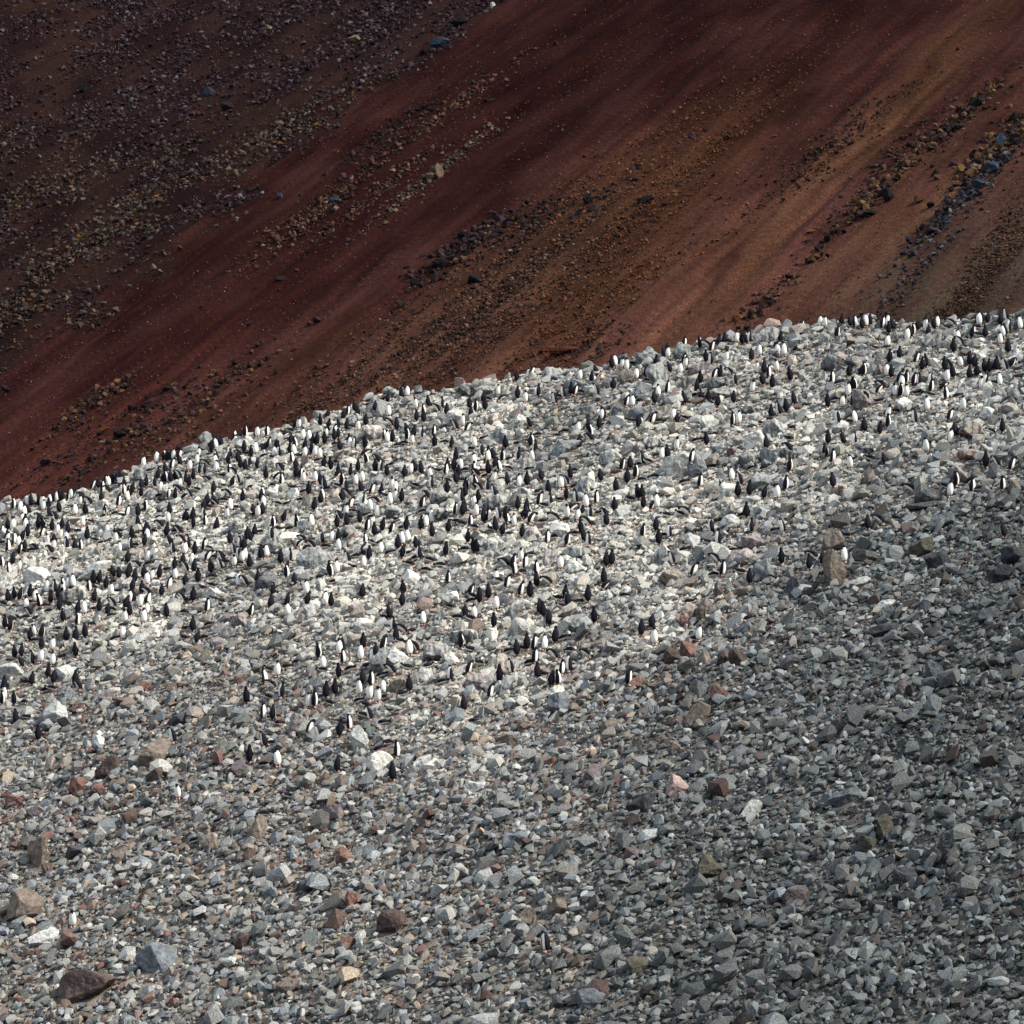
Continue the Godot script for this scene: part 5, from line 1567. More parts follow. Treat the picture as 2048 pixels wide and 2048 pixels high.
	"b 5.06 140.3 0.05|penguin with its black back turned, right of the whitewashed pillar",
	"l 3.14 140.37 0.05|penguin standing side-on facing left, below the whitewashed pillar",
	"b 7.58 140.3 0.86|penguin with its black back turned, above the large pale boulder",
]
const CROWD: Array[String] = [
	"b 0.72 140.52 0.05; r -14.88 141.04 0.05; r -1.17 140.66 0.05; l -23.9 141.37 0.05; f 16.71 140.2 0.05; b -1.37 140.72 0.05; b -21.28 141.32 0.05; n 20.53 126.52 0.05",
	"l 1.91 140.7 0.05; r -2.03 140.82 0.05; b -20.8 141.43 0.05; b -24.26 141.56 0.05; b -6.99 141.21 0.05; b -3.9 141.14 0.05; b -21.77 141.68 0.05; b 0.27 141.01 0.05",
	"b -5.58 141.22 0.05; b -3.12 141.15 0.05; b -23.01 141.76 0.05; b 5.61 140.96 0.05; r 1.31 141.16 0.05; n -8.26 127.82 0.05; b 2.67 141.18 0.05; f -6.45 141.51 0.05",
	"f -18.01 141.87 0.05; b -16.87 141.86 0.05; n 3 127.62 0.05; f -5.33 141.56 0.05; f -5.08 141.59 0.05; n 2.21 127.8 0.05; l -7.98 141.78 0.05; q 21.02 140.9 0.05",
	"r 6.04 141.4 0.05; r 20.53 141.01 0.05; n -4.85 128.12 0.05; f -19 142.25 0.05; f 19.35 141.11 0.05; l 24.28 141 0.05; r -11.07 142.07 0.05; f -1.74 141.77 0.05",
	"n 10.43 127.88 0.71; r 19.11 141.46 0.05; q 24.54 141.35 0.05; p 17.53 141.57 0.42; l -0.85 142.11 0.59; b 23.84 141.44 0.05; b -7.33 142.4 0.05; b 22.88 141.5 0.05",
	"n 9.75 128.18 0.05; b 23.52 141.51 0.05; b -12.51 142.6 0.05; b 22.51 141.56 0.05; f 18.89 141.65 0.05; n 19.21 127.95 0.05; f -17.99 142.85 0.05; b -11.12 142.68 0.05",
	"b -15.75 142.84 0.05; b 4.39 142.26 0.05; b 1.8 142.36 0.05; b 23.29 141.77 0.05; n 2.11 128.66 0.05; p -16.15 142.99 0.05; p -13.1 142.95 0.05; l 20.73 141.97 0.05",
	"b -2.44 142.64 0.05; b -18.87 143.17 0.05; r -21.49 143.27 0.05; f 21.5 142.01 0.05; n -1.8 128.95 0.05; b -23.26 143.38 0.05; f -13.53 143.16 0.05; f 2.45 142.69 0.05",
	"r 16.84 142.27 0.05; f 7.38 142.62 0.05; l -2.32 142.91 0.05; n 11.58 128.77 0.05; p 2.76 142.84 0.05; b 21.86 142.32 0.05; l 20.17 142.37 0.05; b 9.64 142.7 0.05",
	"b -23.9 143.73 0.05; l 6.51 142.83 0.05; b -4.52 143.18 0.05; r -2.83 143.11 0.05; f -4.27 143.2 0.05; b 5.85 142.91 0.05; f -1.86 143.12 0.05; n -4.49 129.41 0.05",
	"f 16.34 142.64 0.05; r 5.42 142.99 0.05; q 18.09 142.63 0.05; f 19.33 142.6 0.05; r 19.91 142.72 0.05; f 8.15 143.11 0.05; n -2.51 129.6 0.05; f -23.71 144.1 0.05",
	"b -20.09 144.01 0.05; f -3.97 143.55 0.05; f -18.47 144.02 0.05; r -7.28 143.72 0.05; r -18.14 144.03 0.05; b -1.68 143.58 0.05; p 18.56 143.02 0.05; b 23 142.96 0.05",
	"n -10.13 130.12 0.05; r 19.61 143.12 0.05; b 2.93 143.66 0.05; b 15.75 143.36 0.05; n -9.61 130.23 0.05; b -19.28 144.46 0.05; b -5.3 144.12 0.05; b -11.54 144.33 0.05",
	"f -8.62 144.31 0.05; l -11.08 144.39 0.05; b -22.4 144.71 0.05; f 22.45 143.4 0.05; n -10.86 130.52 0.05; b 22.87 143.43 0.05; b -17.5 144.64 0.05; r 19.28 143.54 0.05",
	"f 16.8 143.66 0.05; b -20.64 144.81 0.05; b 21.62 143.57 0.05; r -6.07 144.47 0.05; p 21.94 143.63 0.05; f -21.36 144.94 0.05; b -13.12 144.73 0.05; p -19.88 145.05 0.05",
	"b -18.95 145.04 0.05; f -19.13 145.06 0.05; b 0.74 144.46 0.05; n 7.7 130.33 0.05; b 1.49 144.44 0.05; f 0.35 144.51 0.05; b 24.86 143.86 0.05; p -18.13 145.15 0.05",
	"b -15.75 145.14 0.05; n -21.05 131.34 0.05; b -16.38 145.16 0.05; r 17.2 144.16 0.05; r -17.24 145.23 0.05; b -21.81 145.37 0.05; b -6.9 144.98 0.05; n 8.83 130.54 0.05",
	"l -2.55 144.83 0.05; b 17.03 144.26 0.05; n -2.77 130.94 0.05; n -1.93 131.01 0.05; b 13 144.6 0.05; l 13.45 144.6 0.05; b 13.84 144.61 0.05; b 20.6 144.4 0.05",
	"r 11.08 144.71 0.05; f 11.37 144.7 0.05; b -6.55 145.34 0.05; q -10.56 145.47 0.05; b -12.65 145.55 0.05; b 19.08 144.61 0.05; f -13.98 145.6 0.05; p -9.92 145.51 0.05",
	"f -12.34 145.58 0.05; b -18.64 145.87 0.05; b -8.75 145.6 0.05; b 20.86 144.73 0.05; f -13.61 145.77 0.05; l -14.65 145.81 0.05; f -9.07 145.7 0.05; b -25.31 146.2 0.05",
	"b -15.21 145.93 0.05; f -13.46 145.9 0.05; f 18.92 144.94 0.05; n -1.75 131.5 0.05; b -2.36 145.63 0.05; l -9.58 145.92 0.05; l -1.26 145.68 0.05; b -0.25 145.67 0.05",
	"l -13.72 146.09 0.05; b -3.3 145.85 0.47; r -7.34 146.02 0.05; q -10.85 146.17 0.05; f 24.71 145.2 0.05; p -1.53 146 0.05; b -22.9 146.66 0.05; b 14.28 145.6 0.05",
	"b -25.66 146.84 0.05; f -17.05 146.63 0.05; p -10.46 146.46 0.05; l -12.19 146.58 0.57; n -5.83 132.27 0.05; b -19.27 146.86 0.05; p -14.62 146.73 0.05; r 20.44 145.68 0.05",
	"b -21.22 146.96 0.05; r -4.6 146.48 0.05; b -16.16 146.88 0.05; p -24.42 147.17 0.05; f -20.38 147.13 0.05; f -18.55 147.12 0.05; n -0.58 132.42 0.05; n 10.49 132.14 0.05",
	"n 0.46 132.43 0.05; f 24.99 145.89 0.05; b 25.1 145.92 0.05; b 19.7 146.09 0.39; b 22.5 146.04 0.05; r 17.87 146.18 0.05; b 19.2 146.14 0.3; p -16.51 147.23 0.05",
	"r -1.83 146.81 0.05; n 8.51 132.34 0.05; f -22.33 147.43 0.85; l -14.14 147.21 0.05; r 16.28 146.32 0.05; f -22.62 147.56 0.81; n 9.63 132.45 0.05; b -2.36 147 0.05",
	"f 25.89 146.14 0.05; q 17.74 146.43 0.05; b -13.66 147.41 0.05; f -0.99 147.05 0.05; l 25.31 146.32 0.05; f -6.2 147.31 0.55; f -18.41 147.67 0.05; b -18.01 147.67 0.05",
	"b 8.42 146.86 0.05; b -19.62 147.73 0.49; r -24.07 147.88 0.05; b -19.25 147.76 0.16; n 16.71 132.46 0.05; b -22.97 147.92 0.05; n 22.04 132.32 0.05; b -8.93 147.53 0.05",
	"q -15.61 147.71 0.05; n 6.95 132.83 0.05; b -7.76 147.52 0.05; b -8.43 147.55 0.05; p -4.24 147.42 0.05; p 23.02 146.63 0.05; f -6.87 147.55 0.05; l -13.91 147.76 0.05",
	"b 17.21 146.85 0.05; f 1.07 147.38 0.34; b 24.18 146.69 0.05; b -23.61 148.13 0.05; f -24.86 148.22 0.05; f -16.34 148.03 0.05; b -17.3 148.32 0.05; b -20.83 148.42 0.05",
	"f 8.25 147.54 0.05; b -18.87 148.39 0.05; b -23.28 148.54 0.05; n -22.44 134.29 0.05; r 23.61 147.26 0.05; b -16.9 148.48 0.05; r -21.71 148.64 0.05; r 7.15 147.8 0.05",
	"b 6.49 147.84 0.05; f -10.28 148.41 0.05; f -24.52 148.84 0.05; f 22.87 147.47 0.05; b -5.68 148.34 0.05; p 4.14 148.11 0.05; p -8.78 148.59 0.05; b -13.44 148.71 0.05",
	"b 3.37 148.21 0; r -0.62 148.36 0.05; p -7.9 148.6 0.05; b 10.58 148.05 0.05; f -7.27 148.62 0.05; f -6.02 148.62 0.05; b 25.16 147.72 0.05; f -23.12 149.2 0.05",
	"b 11.42 148.22 0.05; b -1.21 148.63 0.05; l -7.73 148.87 0.46; n -2.84 134.36 0.05; r -11.1 148.98 0.05; b -14.54 149.08 0.05; n 0.95 134.23 0.05; b -2.84 148.77 0.05",
	"b -21.29 149.38 0.05; p -1.72 148.82 0.05; b -20.28 149.38 0.05; b -13.7 149.19 0.05; f -8.6 149.08 0.05; b -21.59 149.46 0.05; b -13.3 149.23 0.05; l 25.57 148.08 0.05",
	"l -4.15 149 0.05; b 21.51 148.26 0.59; l -23.61 149.62 0.05; b -16.4 149.42 0.05; r -15.96 149.44 0.05; r 4.08 148.89 0.05; p -6.87 149.25 0.05; b 13.46 148.62 0.05",
	"b -19.78 149.66 0.05; n 12.36 134.31 0.05; b -25.49 149.84 0.05; b -20.62 149.74 0.05; b -24.96 149.84 0.05; f -24.03 149.85 0.05; r -23.25 149.84 0.05; b -0.89 149.22 0.05",
	"b 14.44 148.81 0.05; f 12.41 148.92 0.05; r -1.99 149.39 0.05; n 7.87 134.68 0.05; b 24.62 148.66 0.05; f 24.23 148.72 0.05; b -26.15 150.24 0.05; b 10.15 149.18 0.05",
	"b -25.8 150.25 0.05; f -17 150.03 0.05; r -12.4 149.91 0.05; b -2.83 149.66 0.05; n 16.77 134.64 0.05; f -6.09 149.83 0.05; n 7.26 134.98 0.05; b 9.84 149.35 0.05",
	"p -19.28 150.26 0.05; r -8.44 149.97 0.05; b -6.8 149.97 0.05; b 13.05 149.37 0.05; b 9.01 149.48 0.05; l 0.31 149.8 0.05; n -22.79 136.01 0.05; b 24.45 149.1 0.05",
	"n 2.99 135.29 0.05; n 4.92 135.38 0.05; b -11.91 150.42 0.05; f -18.52 150.67 0.05; b 4.52 149.96 0.05; l -16.86 150.67 0.05; n -21.54 136.32 0.05; l 1.2 150.18 0.05",
	"f -6.28 150.4 0.05; l -17.65 150.77 0.05; n -21.94 136.43 0.05; f -4.22 150.45 0.05; f -18.98 150.9 0.05; r -3.47 150.45 0.05; n 2.08 135.71 0.05; r -0.52 150.43 0.05",
	"b 3.99 150.29 0.05; f -2.66 150.51 0.05; r 13.41 150.08 0.05; r -7.38 150.76 0.05; f -1.98 150.62 0.05; b -3.04 150.67 0.05; f 3.43 150.57 0.05; f 19.63 150.18 0.05",
	"f -1.26 150.83 0.05; p 23.18 150.1 0.05; l 11.71 150.51 0.05; b -20.15 151.53 0.05; b -3.37 151.06 0.05; b -10.38 151.29 0.05; b -0.96 151.03 0.05; f 13.9 150.67 0.05",
	"b -8.9 151.4 0.05; f 20.71 150.54 0.05; b 7.5 150.93 0.05; r 10.54 150.87 0.66; p -17.2 151.74 0.05; b -7.9 151.48 0.05; b 13.21 150.87 0.05; n -5.89 136.9 0.05",
	"b 20.94 150.82 0.05; p -17.93 151.97 0.05; p -8.51 151.7 0.05; b 22.19 150.79 0.05; f 12.93 151.09 0.05; b -1.21 151.56 0.05; f 22.34 150.85 0.05; b -4.77 151.66 0.05",
	"b 0.97 151.55 0.05; r 21.1 150.99 0.05; f 1.05 151.61 0.05; b 9.7 151.33 0.05; b -5.68 151.86 0.05; f 21.8 151.09 0.05; n -3.35 137.15 0.05; f 4.69 151.61 0.05",
	"b 4.83 151.61 0.05; b -15.6 152.28 0.05; n -4.13 137.26 0.05; f 4.57 151.71 0.05; n -14.61 137.65 0.05; f -5.39 152.1 0.05; n -23.08 137.96 0.05; b -2.96 152.06 0.05",
	"b -10.1 152.32 0.05; f 6.34 151.81 0.05; n 11.95 136.98 0.05; l -1.6 152.15 0.05; f -13.41 152.5 0.05; b -5.12 152.25 0.05; b 21.43 151.53 0.05; p 11.65 151.79 0.05",
	"b -13.21 152.66 0.05; f -9.99 152.69 0.05; n 11.34 137.28 0.05; b -0.34 152.47 0.05; r 6 152.27 0.05; l -8.79 152.74 0.05; b -13.72 152.88 0.05; b 21.91 151.84 0.05",
	"f 7.73 152.27 0.05; n 2.56 137.67 0.05; p -17.52 153.06 0.05; b -19.48 153.2 0.05; n -2.21 137.94 0.05; f -20.8 153.32 0.05; b 11 152.35 0.05; n -3.91 138.08 0.05",
	"l -20.21 153.39 0.05; b -6.64 152.99 0.05; n 3.99 137.89 0.05; n -15.6 138.53 0.05; f -8.29 153.07 0.05; b 10 152.53 0.05; r -16.28 153.33 0.05; f -7.93 153.12 0.05",
	"b 20 152.32 0.05; b -18.39 153.45 0.05; r 8.22 152.71 0.05; f 14.46 152.52 0.05; n -9.22 138.47 0.58; b -16.92 153.53 0.05; n -4.86 138.42 0.05; q 14.99 152.61 0.05",
	"n -0.16 138.27 0.05; f -15.16 153.64 0.05; n 5.7 138.25 0.05; f -19.42 153.84 0.05; n 8.18 138.21 0.05; b 20.28 152.73 0.05; n 1.43 138.44 0.05; f 14.17 152.89 0.05",
	"n -8.6 138.75 0.05; f -13.23 153.84 0.05; n -14.58 139.16 0.05; r -9.1 153.89 0.05; n -4.63 138.92 0.05; f -1.97 153.76 0.05; r 19.76 153.2 0.05; f 20.09 153.2 0.05",
	"b -19.61 154.41 0.05; n -21.69 139.63 0.05; l -16.43 154.4 0.05; l -9.98 154.26 0.05; r 17.35 153.48 0.05; n 0.02 139.1 0.05; f -15.06 154.48 0.05; b -10.88 154.39 0.05",
	"l -7.06 154.28 0.05; b 12.8 153.68 0.05; b -17.11 154.69 0.05; b 1.01 154.18 0.05; f 13.28 153.8 0.05; n -15.75 139.81 0.05; b -17.42 154.77 0.05; b -7.34 154.5 0.05",
	"b -20.37 154.92 0.05; b -3.23 154.43 0.05; p -18.73 154.89 0.05; n 21.45 138.76 0.05; b -13.46 154.81 0.05; r -17.63 154.94 0.05; b 18.79 153.9 0.05; n -19.22 140.1 0.05",
	"q 14.05 154.04 0.05; n -0.96 139.55 0.05; f -21.26 155.18 0.05; l -19.52 155.19 0.05; f 19.01 154.06 0.05; b 19.21 154.08 0.05; b -10.26 155.03 0.05; n -5.07 139.91 0.05",
	"r 18.44 154.24 0.05; n 24.42 139.12 0.05; b -14.5 155.28 0.05; b 14.42 154.39 0.05; f -18.49 155.43 0.05; n 23.45 139.2 0.05; l -8.74 155.18 0.05; f -26.54 155.84 0.05",
	"r -27.08 155.9 0.05; r -13.46 155.49 0.05; p -21.09 155.77 0.05; b 18.27 154.6 0.05; b -16.65 155.65 0.05; p -15.82 155.67 0.05; w 10.46 154.91 0.45; b -8.31 155.5 0.05",
	"n -7.66 140.46 0.05; q -9.52 155.61 0.05; n -1.79 140.37 0.05; n 18.63 139.78 0.05; f 11.54 155.05 0.05; w -4.17 155.55 0.05; f -10.61 155.75 0.05; b 7.8 155.26 0.94",
	"l -16.18 155.95 0.05; b -9.36 155.82 0.05; p -7.18 155.77 0.05; n 13.55 140.17 0.05; r -23.33 156.46 0.05; b 17.8 155.19 0.05; n -6.02 140.87 0.05; n 6.96 140.48 0.05",
	"l 10.76 155.49 0.05; b -16.53 156.31 0.05; n 1.6 140.69 0.05; f 9.08 155.6 0.05; l 4.64 155.75 0.05; n -18.45 141.38 0.05; n 6.28 140.66 0.05; f -11.32 156.3 0.05",
	"b -20.25 156.57 0.05; n 16.45 140.4 0.05; n 20.47 140.28 0.05; r -7.85 156.29 0.05; p -15.26 156.5 0.05; n 24.67 140.21 0.05; b -23.7 156.84 0.05; f 16.95 155.57 0.05",
	"n -0.36 140.97 0.05; n -14.17 141.48 0.05; f 16.75 155.76 0.05; n -19.05 141.72 0.05; n 2.42 141.15 0.05; n -2.39 141.28 0.05; n -16.08 141.77 0.05; b -18.6 157 0.05",
	"r -27.72 157.31 0.05; b -27.16 157.32 0.05; r -12.57 156.87 0.05; p -25 157.28 0.05; r 15.7 156.02 0.05; b 5.52 156.42 0.05; r -11.51 156.97 0.05; l 2.38 156.6 0.05",
	"b 8.63 156.52 0.05; b -9.86 157.09 0.05; l -24.26 157.55 0.05; n -14.54 142.11 0.05; n -2.65 141.81 0.05; r 3.38 156.84 0.05; b -11.82 157.33 0.05; q -2.52 157.07 0.05",
	"f -22.06 157.67 0.05; f 9.43 156.74 0.05; n 19.8 141.22 0.05; b 7.32 156.9 0.05; l 2.84 157.03 0.05; f -25.05 157.92 0.05; b 12.8 156.74 0.05; l 12.95 156.74 0.05",
	"f -5.47 157.35 0.05; n 13.77 141.56 0.05; n -17.44 142.53 0.05; f 6.76 157.07 0.05; b 3.21 157.17 0.05; b -10.32 157.64 0.05; n -20.71 142.69 0.05; q -8.23 157.62 0.05",
	"b 12.57 156.98 0.05; n 18.06 141.59 0.05; n -7.61 142.41 0.05; q -13.02 157.8 0.05; r 9.35 157.27 0.05; n 16.88 141.8 0.79; n 3.05 142.25 0.05; b -23.29 158.37 0.05",
	"r -27 158.48 0.05; p -25.99 158.47 0.05; n -14.77 142.92 0.45; b -16.4 158.22 0.05; n -23.58 143.21 0.05; n -15.24 143.03 0.42; p -3.02 157.98 0.05; r -4.33 158.17 0.05",
	"f 12.31 157.65 0.05; f -24.49 158.82 0.05; b -13.53 158.5 0.05; f -2.71 158.21 0.05; b -26.8 158.94 0.05; n -19.9 143.4 0.05; l -4.99 158.31 0.05; n 5.02 142.71 0.05",
	"p -17.68 158.7 0.05; b -11.89 158.54 0.05; r 10.93 157.88 0.05; r -5.79 158.41 0.05; f -6.85 158.44 0.05; b -6.57 158.44 0.05; n 6.77 142.71 0.05; b -15.4 158.72 0.05",
	"n 19.96 142.34 0.05; n -22.43 143.61 0.05; n 1.17 142.92 0.05; b -25.18 159.11 0.05; f -25.56 159.13 0.05; b -8.11 158.58 0.05; n 6.21 142.86 0.05; p -12.62 158.79 0.05",
	"b 11.35 158.1 0.05; n -6.79 143.33 0.05; b 11.69 158.1 0.05; q -18.2 159.01 0.05; l -15.05 158.97 0.05; r -27.8 159.44 0.05; b -5.43 158.79 0.05; l 9.47 158.43 0.21",
	"n 7.14 143.1 0.05; b -20.65 159.38 0.05; r 9.45 158.51 0.62; f 0.73 158.77 0.05; l -8.71 159.05 0.05; p 10.92 158.48 0.05; b 4.39 158.69 0.05; f -10.6 159.14 0.05",
	"f -27.24 159.66 0.05; r -7.02 159.06 0.05; l 1.42 158.9 0.05; f -8.98 159.26 0.05; f -25.02 159.81 0.05; b -18.63 159.59 0.05; b -3.62 159.17 0.67; n -14.11 144.07 0.05",
	"f 6.33 158.97 0.05; b -9.53 159.46 0.05; b -2.27 159.3 0.05; n 9.13 143.51 0.05; r -20.29 159.86 0.05; n -19.89 144.4 0.05; r 10.43 158.94 0.05; b -5.8 159.54 0.05",
	"b -9.03 159.7 0.05; r -12.19 159.81 0.05; f -10.93 159.8 0.05; b -24.63 160.28 0.05; r -21.39 160.19 0.05; r -27.62 160.36 0.05; r -19.04 160.11 0.05; f 8.65 159.36 0.05",
	"n 12.36 143.79 0.05; n 16.21 143.7 0.05; n 12.88 143.86 0.05; b 4.7 159.61 0.05; f -28.02 160.59 0.05; f 6.1 159.58 0.05; f -25.25 160.56 0.05; n 10.15 144.01 0.05",
	"b -27.25 160.66 0.05; n -5.5 144.56 0.05; f 3.76 159.8 0.05; f -23.86 160.66 0.05; n -6.6 144.68 0.05; b 8.46 159.72 0.05; f -11.54 160.36 0.05; n 3.15 144.4 0.05",
	"p -18.38 160.57 0.05; r -26.21 160.84 0.05; b 0.31 160.04 0.05; b -11.15 160.49 0.05; n -14.96 145.1 0.05; b -28.11 161.02 0.05; n -20.97 145.31 0.05; b -1.51 160.33 0.05",
	"b 5.57 160.12 0.05; b -6.43 160.51 0.05; r -2.03 160.45 0.05; b -14.2 160.81 0.05; f 5.75 160.25 0.05; b 8.66 160.19 0.05; b -27.04 161.29 0.05; p -16.78 161.07 0.05",
	"n -9.41 145.31 0.05; b -25.15 161.35 0.05; b -22.82 161.33 0.05; b -4.95 160.78 0.05; b -25.72 161.47 0.05; b -18.03 161.28 0.05; p -15.41 161.21 0.05; n -13.67 145.58 0.05",
	"f -12.18 161.23 0.05; b -10.48 161.18 0.05; b -9.93 161.2 0.05; n -12.01 145.7 0.05; p -6.69 161.14 0.05; q -0.76 161.02 0.05; b -5.37 161.19 0.05; l -9.76 161.34 0.05",
	"f -18.62 161.65 0.05; b -14.99 161.58 0.05; b -11.63 161.53 0.05; l -14.71 161.64 0.05; n -4.58 145.74 0.05; r -15.84 161.72 0.05; n -24.07 146.35 0.05; f -8.62 161.55 0.05",
	"b -2.39 161.47 0.05; b -26.3 162.19 0.05; f -19.7 161.99 0.05; b -10.98 161.75 0.05; b -1.61 161.58 0.05; b -11.19 161.84 0.05; n -14.42 146.31 0.05; b -26.63 162.44 0.05",
	"r -4.99 161.79 0.05; r -10 161.92 0.05; n -5.84 146.2 0.05; p -4.09 161.81 0.05; b -12.51 162.06 0.05; r -28.68 162.57 0.05; n -23.41 146.75 0.05; r -22.19 162.44 0.05",
	"b -15.28 162.24 0.05; f -0.8 161.82 0.05; b -24.01 162.53 0.05; f -10.45 162.09 0.05; f -21.6 162.51 0.05; r -21.69 162.56 0.05; l -13.14 162.32 0.05; w -20.91 162.57 0.05",
	"n -24.59 146.97 0.05; l -18.4 162.52 0.05; b -23.15 162.72 0.52; f -27.4 162.85 0.05; b -8.25 162.28 0.05; b -9.36 162.38 0.05; n 16.52 145.92 0.05; f -13.42 162.57 0.05",
	"f -24.65 162.92 0.05; p -25.7 162.96 0.05; b -18 162.82 0.05; n 22.88 145.91 0.05; l -3.96 162.46 0.05; r -12.22 162.76 0.05; n -22.45 147.34 0.8; n -20.09 147.3 0.05",
	"n -0.59 146.74 0.05; b -21.69 163.17 0.05; n -25.26 147.53 0.05; f -16.73 163.06 0.05; n 0.78 146.86 0.05; f -28.28 163.56 0.05; f -11.45 163.03 0.05; f -6.97 162.93 0.05",
	"l -20.25 163.35 0.05; n -23.83 147.72 0.05; p -26.66 163.63 0.05; l -17.44 163.36 0.05; b -19.33 163.42 0.05; r -19.57 163.5 0.05; b -21.54 163.57 0.05; f -5.47 163.07 0.05",
	"b -28.58 163.81 0.05; b -27.62 163.8 0.05; b -20.99 163.62 0.05; b -19.82 163.59 0.05; b -4.74 163.14 0.05; n -15.19 147.66 0.05; p -18.8 163.61 0.05; l -9.83 163.33 0.05",
	"r -22 163.73 0.05; b -19.12 163.65 0.05; n 8.89 147.08 0.05; l -17.79 163.75 0.05; l -26.32 164.1 0.05; b -20.82 163.92 0.05; b 0.25 163.29 0.05; f -11.91 163.67 0.05",
	"b -15.58 163.81 0.05; b -10.44 163.62 0.05; n -7.28 147.81 0.05; n 1.58 147.54 0.05; p -23.94 164.19 0.05; r 1.02 163.46 0.05; b -25.74 164.29 0.05; f -27.87 164.4 0.05",
	"f -22.28 164.29 0.05; b -16.21 164.17 0.05; b -14.88 164.15 0.05; n 24.01 147.11 0.05; f -16.92 164.25 0.05; b -12.62 164.13 0.05; n -24.68 148.69 0.05; b -13.42 164.3 0.05",
	"n -7.62 148.26 0.05; n 7.55 147.79 0.05; f -24.64 164.74 0.05; n -17.79 148.63 0.05; l -24.55 164.77 0.05; n -1.39 148.15 0.05; b -20.24 164.63 0.05; p -17.31 164.57 0.05",
	"n -8.27 148.42 0.05; n -13.85 148.58 0.05; n -0.14 148.22 0.05; n -21.48 148.88 0.05; n -20.52 148.86 0.05; f -18.43 164.75 0.05; q -13.24 164.61 0.05; b -22.16 164.88 0.05",
	"n -25.59 149.04 0.05; f -14.67 164.72 0.05; p -15.5 164.81 0.05; l -16.9 164.91 0.05; b -7.84 164.66 0.05; n -11.48 148.85 0.05; b -8.82 164.78 0.05; r -14 164.99 0.05",
	"p -23.1 165.3 0.05; l -16.15 165.1 0.05; f -27.95 165.54 0.05; n -2.52 148.8 0.05; f -18.07 165.26 0.05; n -15.62 149.23 0.05; b -19.86 165.39 0.05; b -9.71 165.2 0.05",
	"f -26.93 165.8 0.05; f -21.19 165.6 0.69; n -12.08 149.33 0.05; p -27.71 165.84 0.05; w -26.61 165.82 0.05; n 24.1 148.27 0.05; n -26.26 149.83 0.05; n 10.23 148.76 0.05",
	"r -23.56 165.83 0.05; b -11 165.48 0.05; b -15.38 165.65 0.05; n -3.33 149.34 0.05; n -1.56 149.31 0.05; p -24.66 166.08 0.05; r -19.6 165.92 0.05; n 6.22 149.07 0.05",
	"n -13.08 149.72 0.05; n -6.51 149.54 0.05; q -13.28 165.8 0.05; b -19.12 166.11 0.05; r -9.51 165.85 0.05; n -8.02 149.82 0.05; n -4.95 149.73 0.05; b -7.19 165.87 0.05",
	"f -23.27 166.45 0.05; n -18.91 150.3 0.05; b -9.05 166.1 0.05; b -22.78 166.55 0.05; b -22.63 166.56 0.05; f -28.4 166.75 0.05; b -23.13 166.72 0.05; f -12.35 166.4 0.05",
	"b -6.38 166.25 0.05; r -7.45 166.3 0.05; b -26.01 166.91 0.05; b -10.68 166.42 0.05; b -12.59 166.48 0.05; r -25.68 166.91 0.05; f -18.17 166.66 0.05; f -27.18 166.95 0.05",
	"b -23.92 166.87 0.05; f -6.06 166.31 0.05; b -25.33 166.92 0.05; r -23.56 166.86 0.05; f -25.51 166.94 0.05; f -26.29 166.96 0.05; f -26.71 166.97 0.05; b -26.25 166.97 0.05",
	"n -20.99 150.65 0.05; b -26.53 166.99 0.05; b -24.97 166.95 0.05; b -27.37 167.03 0.05; r -6.06 166.38 0.05; n -2.38 150.16 0.05; r -24.37 166.98 0.13; r -15.48 166.79 0.59",
	"b -17.4 166.85 0.05; n -0.17 150.25 0.05; n 4.8 150.09 0.05; n 19.49 149.79 0.05; b -27.86 167.4 0.05; r -14.22 167.04 0.05; n 5.46 150.28 0.05; r -28.93 167.59 0.05",
	"f -28.11 167.65 0.05; r -19.39 167.4 0.05; n 9.53 150.4 0.05; n 19.03 150.16 0.05; n 22.72 150.11 0.05; f -19.69 167.59 0.05; b -19.87 167.64 0.05; f -14.81 167.57 0.05",
	"f -17.23 167.7 0.05; b -20.13 167.82 0.05; r -14.97 167.71 0.05; n -3.86 151.16 0.05; b -16.94 167.82 0.05; r -20.31 167.98 0.05; r -17.62 168 0.05; f -20.72 168.16 0.05",
	"n 2.33 151.38 0.05; n 2.82 151.5 0.05; r -16.22 168.45 0.05; b -17.29 168.59 0.05; n 0.81 152.28 0.05; n 0.26 152.38 0.05; n 6.74 152.16 0.05; n 1.42 152.55 0.05",
	"n 21.54 152.13 0.05; n -17.9 153.48 0.05; n 13.97 152.55 0.05; n -19.99 153.59 0.05; n -12.02 153.56 0.05; n -11.18 153.66 0.05; n -2.16 153.41 0.05; n -12.43 153.79 0.05",
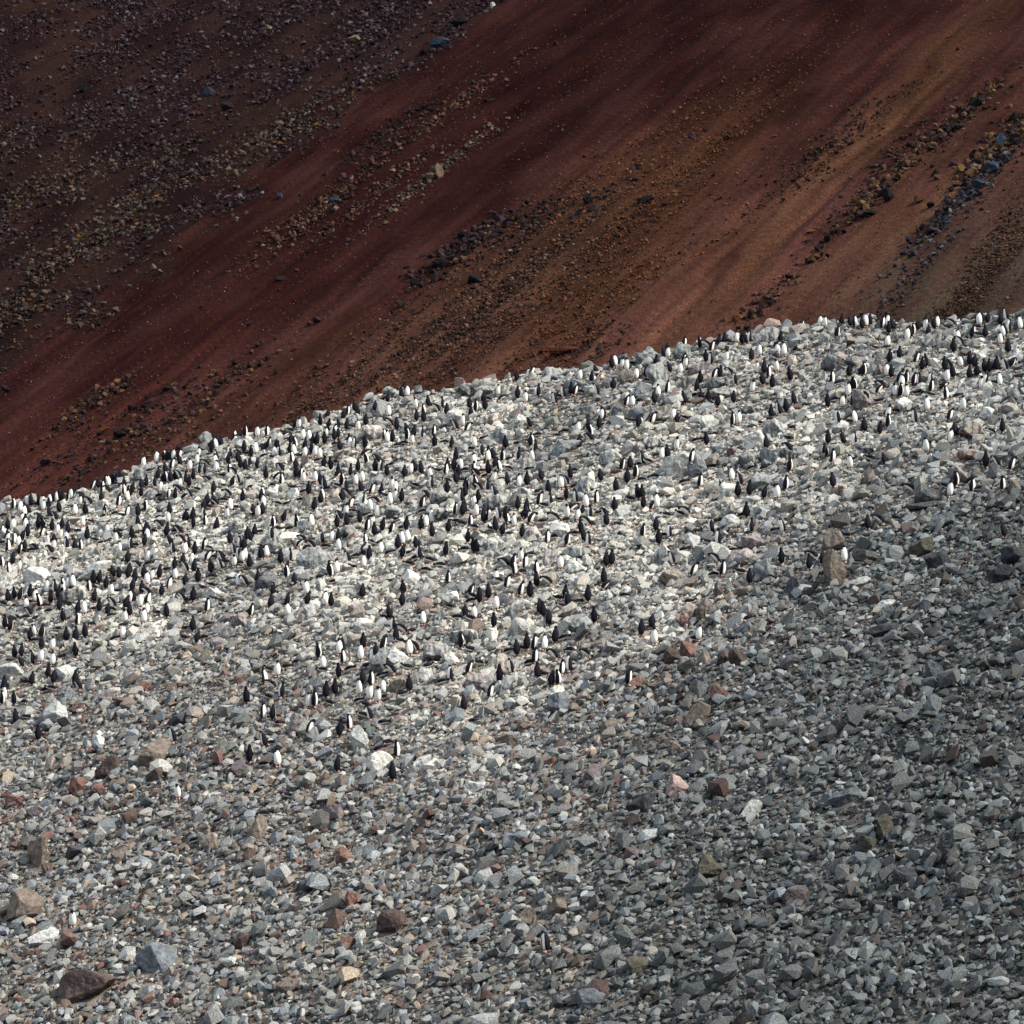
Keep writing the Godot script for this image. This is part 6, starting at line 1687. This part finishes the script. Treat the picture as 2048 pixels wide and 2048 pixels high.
	"n -9.29 153.77 0.05; n -9.8 154 0.05; n -19.12 154.5 0.05; n -14.76 154.55 0.05; n -6.46 154.48 0.05; n -11.22 154.89 0.05; n -24.49 155.36 0.05; n -1.6 154.73 0.05",
	"n -16.29 155.62 0.05; n 9.51 154.91 0.26; n -12.93 155.86 0.47; n -11.79 155.87 0.05; n -15.55 156.05 0.05; n 8.22 155.37 0.76; n -22.23 156.37 0.05; n -3.6 156.02 0.05",
	"n -18.27 156.52 0.05; n -19.23 156.89 0.05; n -21.3 157.04 0.05; n 7.37 156.18 0.05; n -22.67 157.42 0.05; n -11.3 157.1 0.05; n 3.8 156.81 0.05; n -14.25 157.41 0.05",
	"n -6.3 157.52 0.05; n 2.59 157.3 0.05; n -5.84 157.62 0.05; n -9.65 157.79 0.05; n -26.68 158.41 0.05; n -19.31 158.21 0.05; n -26.24 158.45 0.05; n -14.82 158.36 0.05",
	"n -23.86 158.68 0.51; n -15.83 158.75 0.05; n -14.38 158.74 0.05; n 11.94 157.96 0.05; n -10.75 158.86 0.05; n -3.89 158.83 0.05; n -17.38 159.56 0.05; n -2.82 159.49 0.05",
	"n -13.62 159.95 0.16; n -21.64 160.34 0.05; n -19.57 160.44 0.05; n 6.62 159.7 0.05; n -23.42 160.75 0.05; n -28.41 160.91 0.05; n -9.88 160.44 0.05; n -22.21 161.1 0.05",
	"n -11.98 160.8 0.05; n -19.76 161.27 0.05; n -4.01 161.07 0.05; n -16.23 161.57 0.05; n -1.32 161.6 0.05; n -13.55 162.35 0.05; n -9.02 162.48 0.05; n -14.09 163.16 0.05",
	"n -26.1 163.8 0.05; n -24.88 164.03 0.05; n -15.19 164.99 0.05; n -20.88 165.52 0.34; n -18.61 165.77 0.05; n -20.34 165.87 0.05; n -22.87 166.14 0.05; n -29.28 166.69 0.05",
	"n -12.75 166.19 0.05; n -5.45 166.04 0.05; n -8.34 166.35 0.05; n -26.68 166.98 0.05; n -20.52 166.83 0.05; n -27.52 167.2 0.05; n -15.79 166.87 0.65",
]
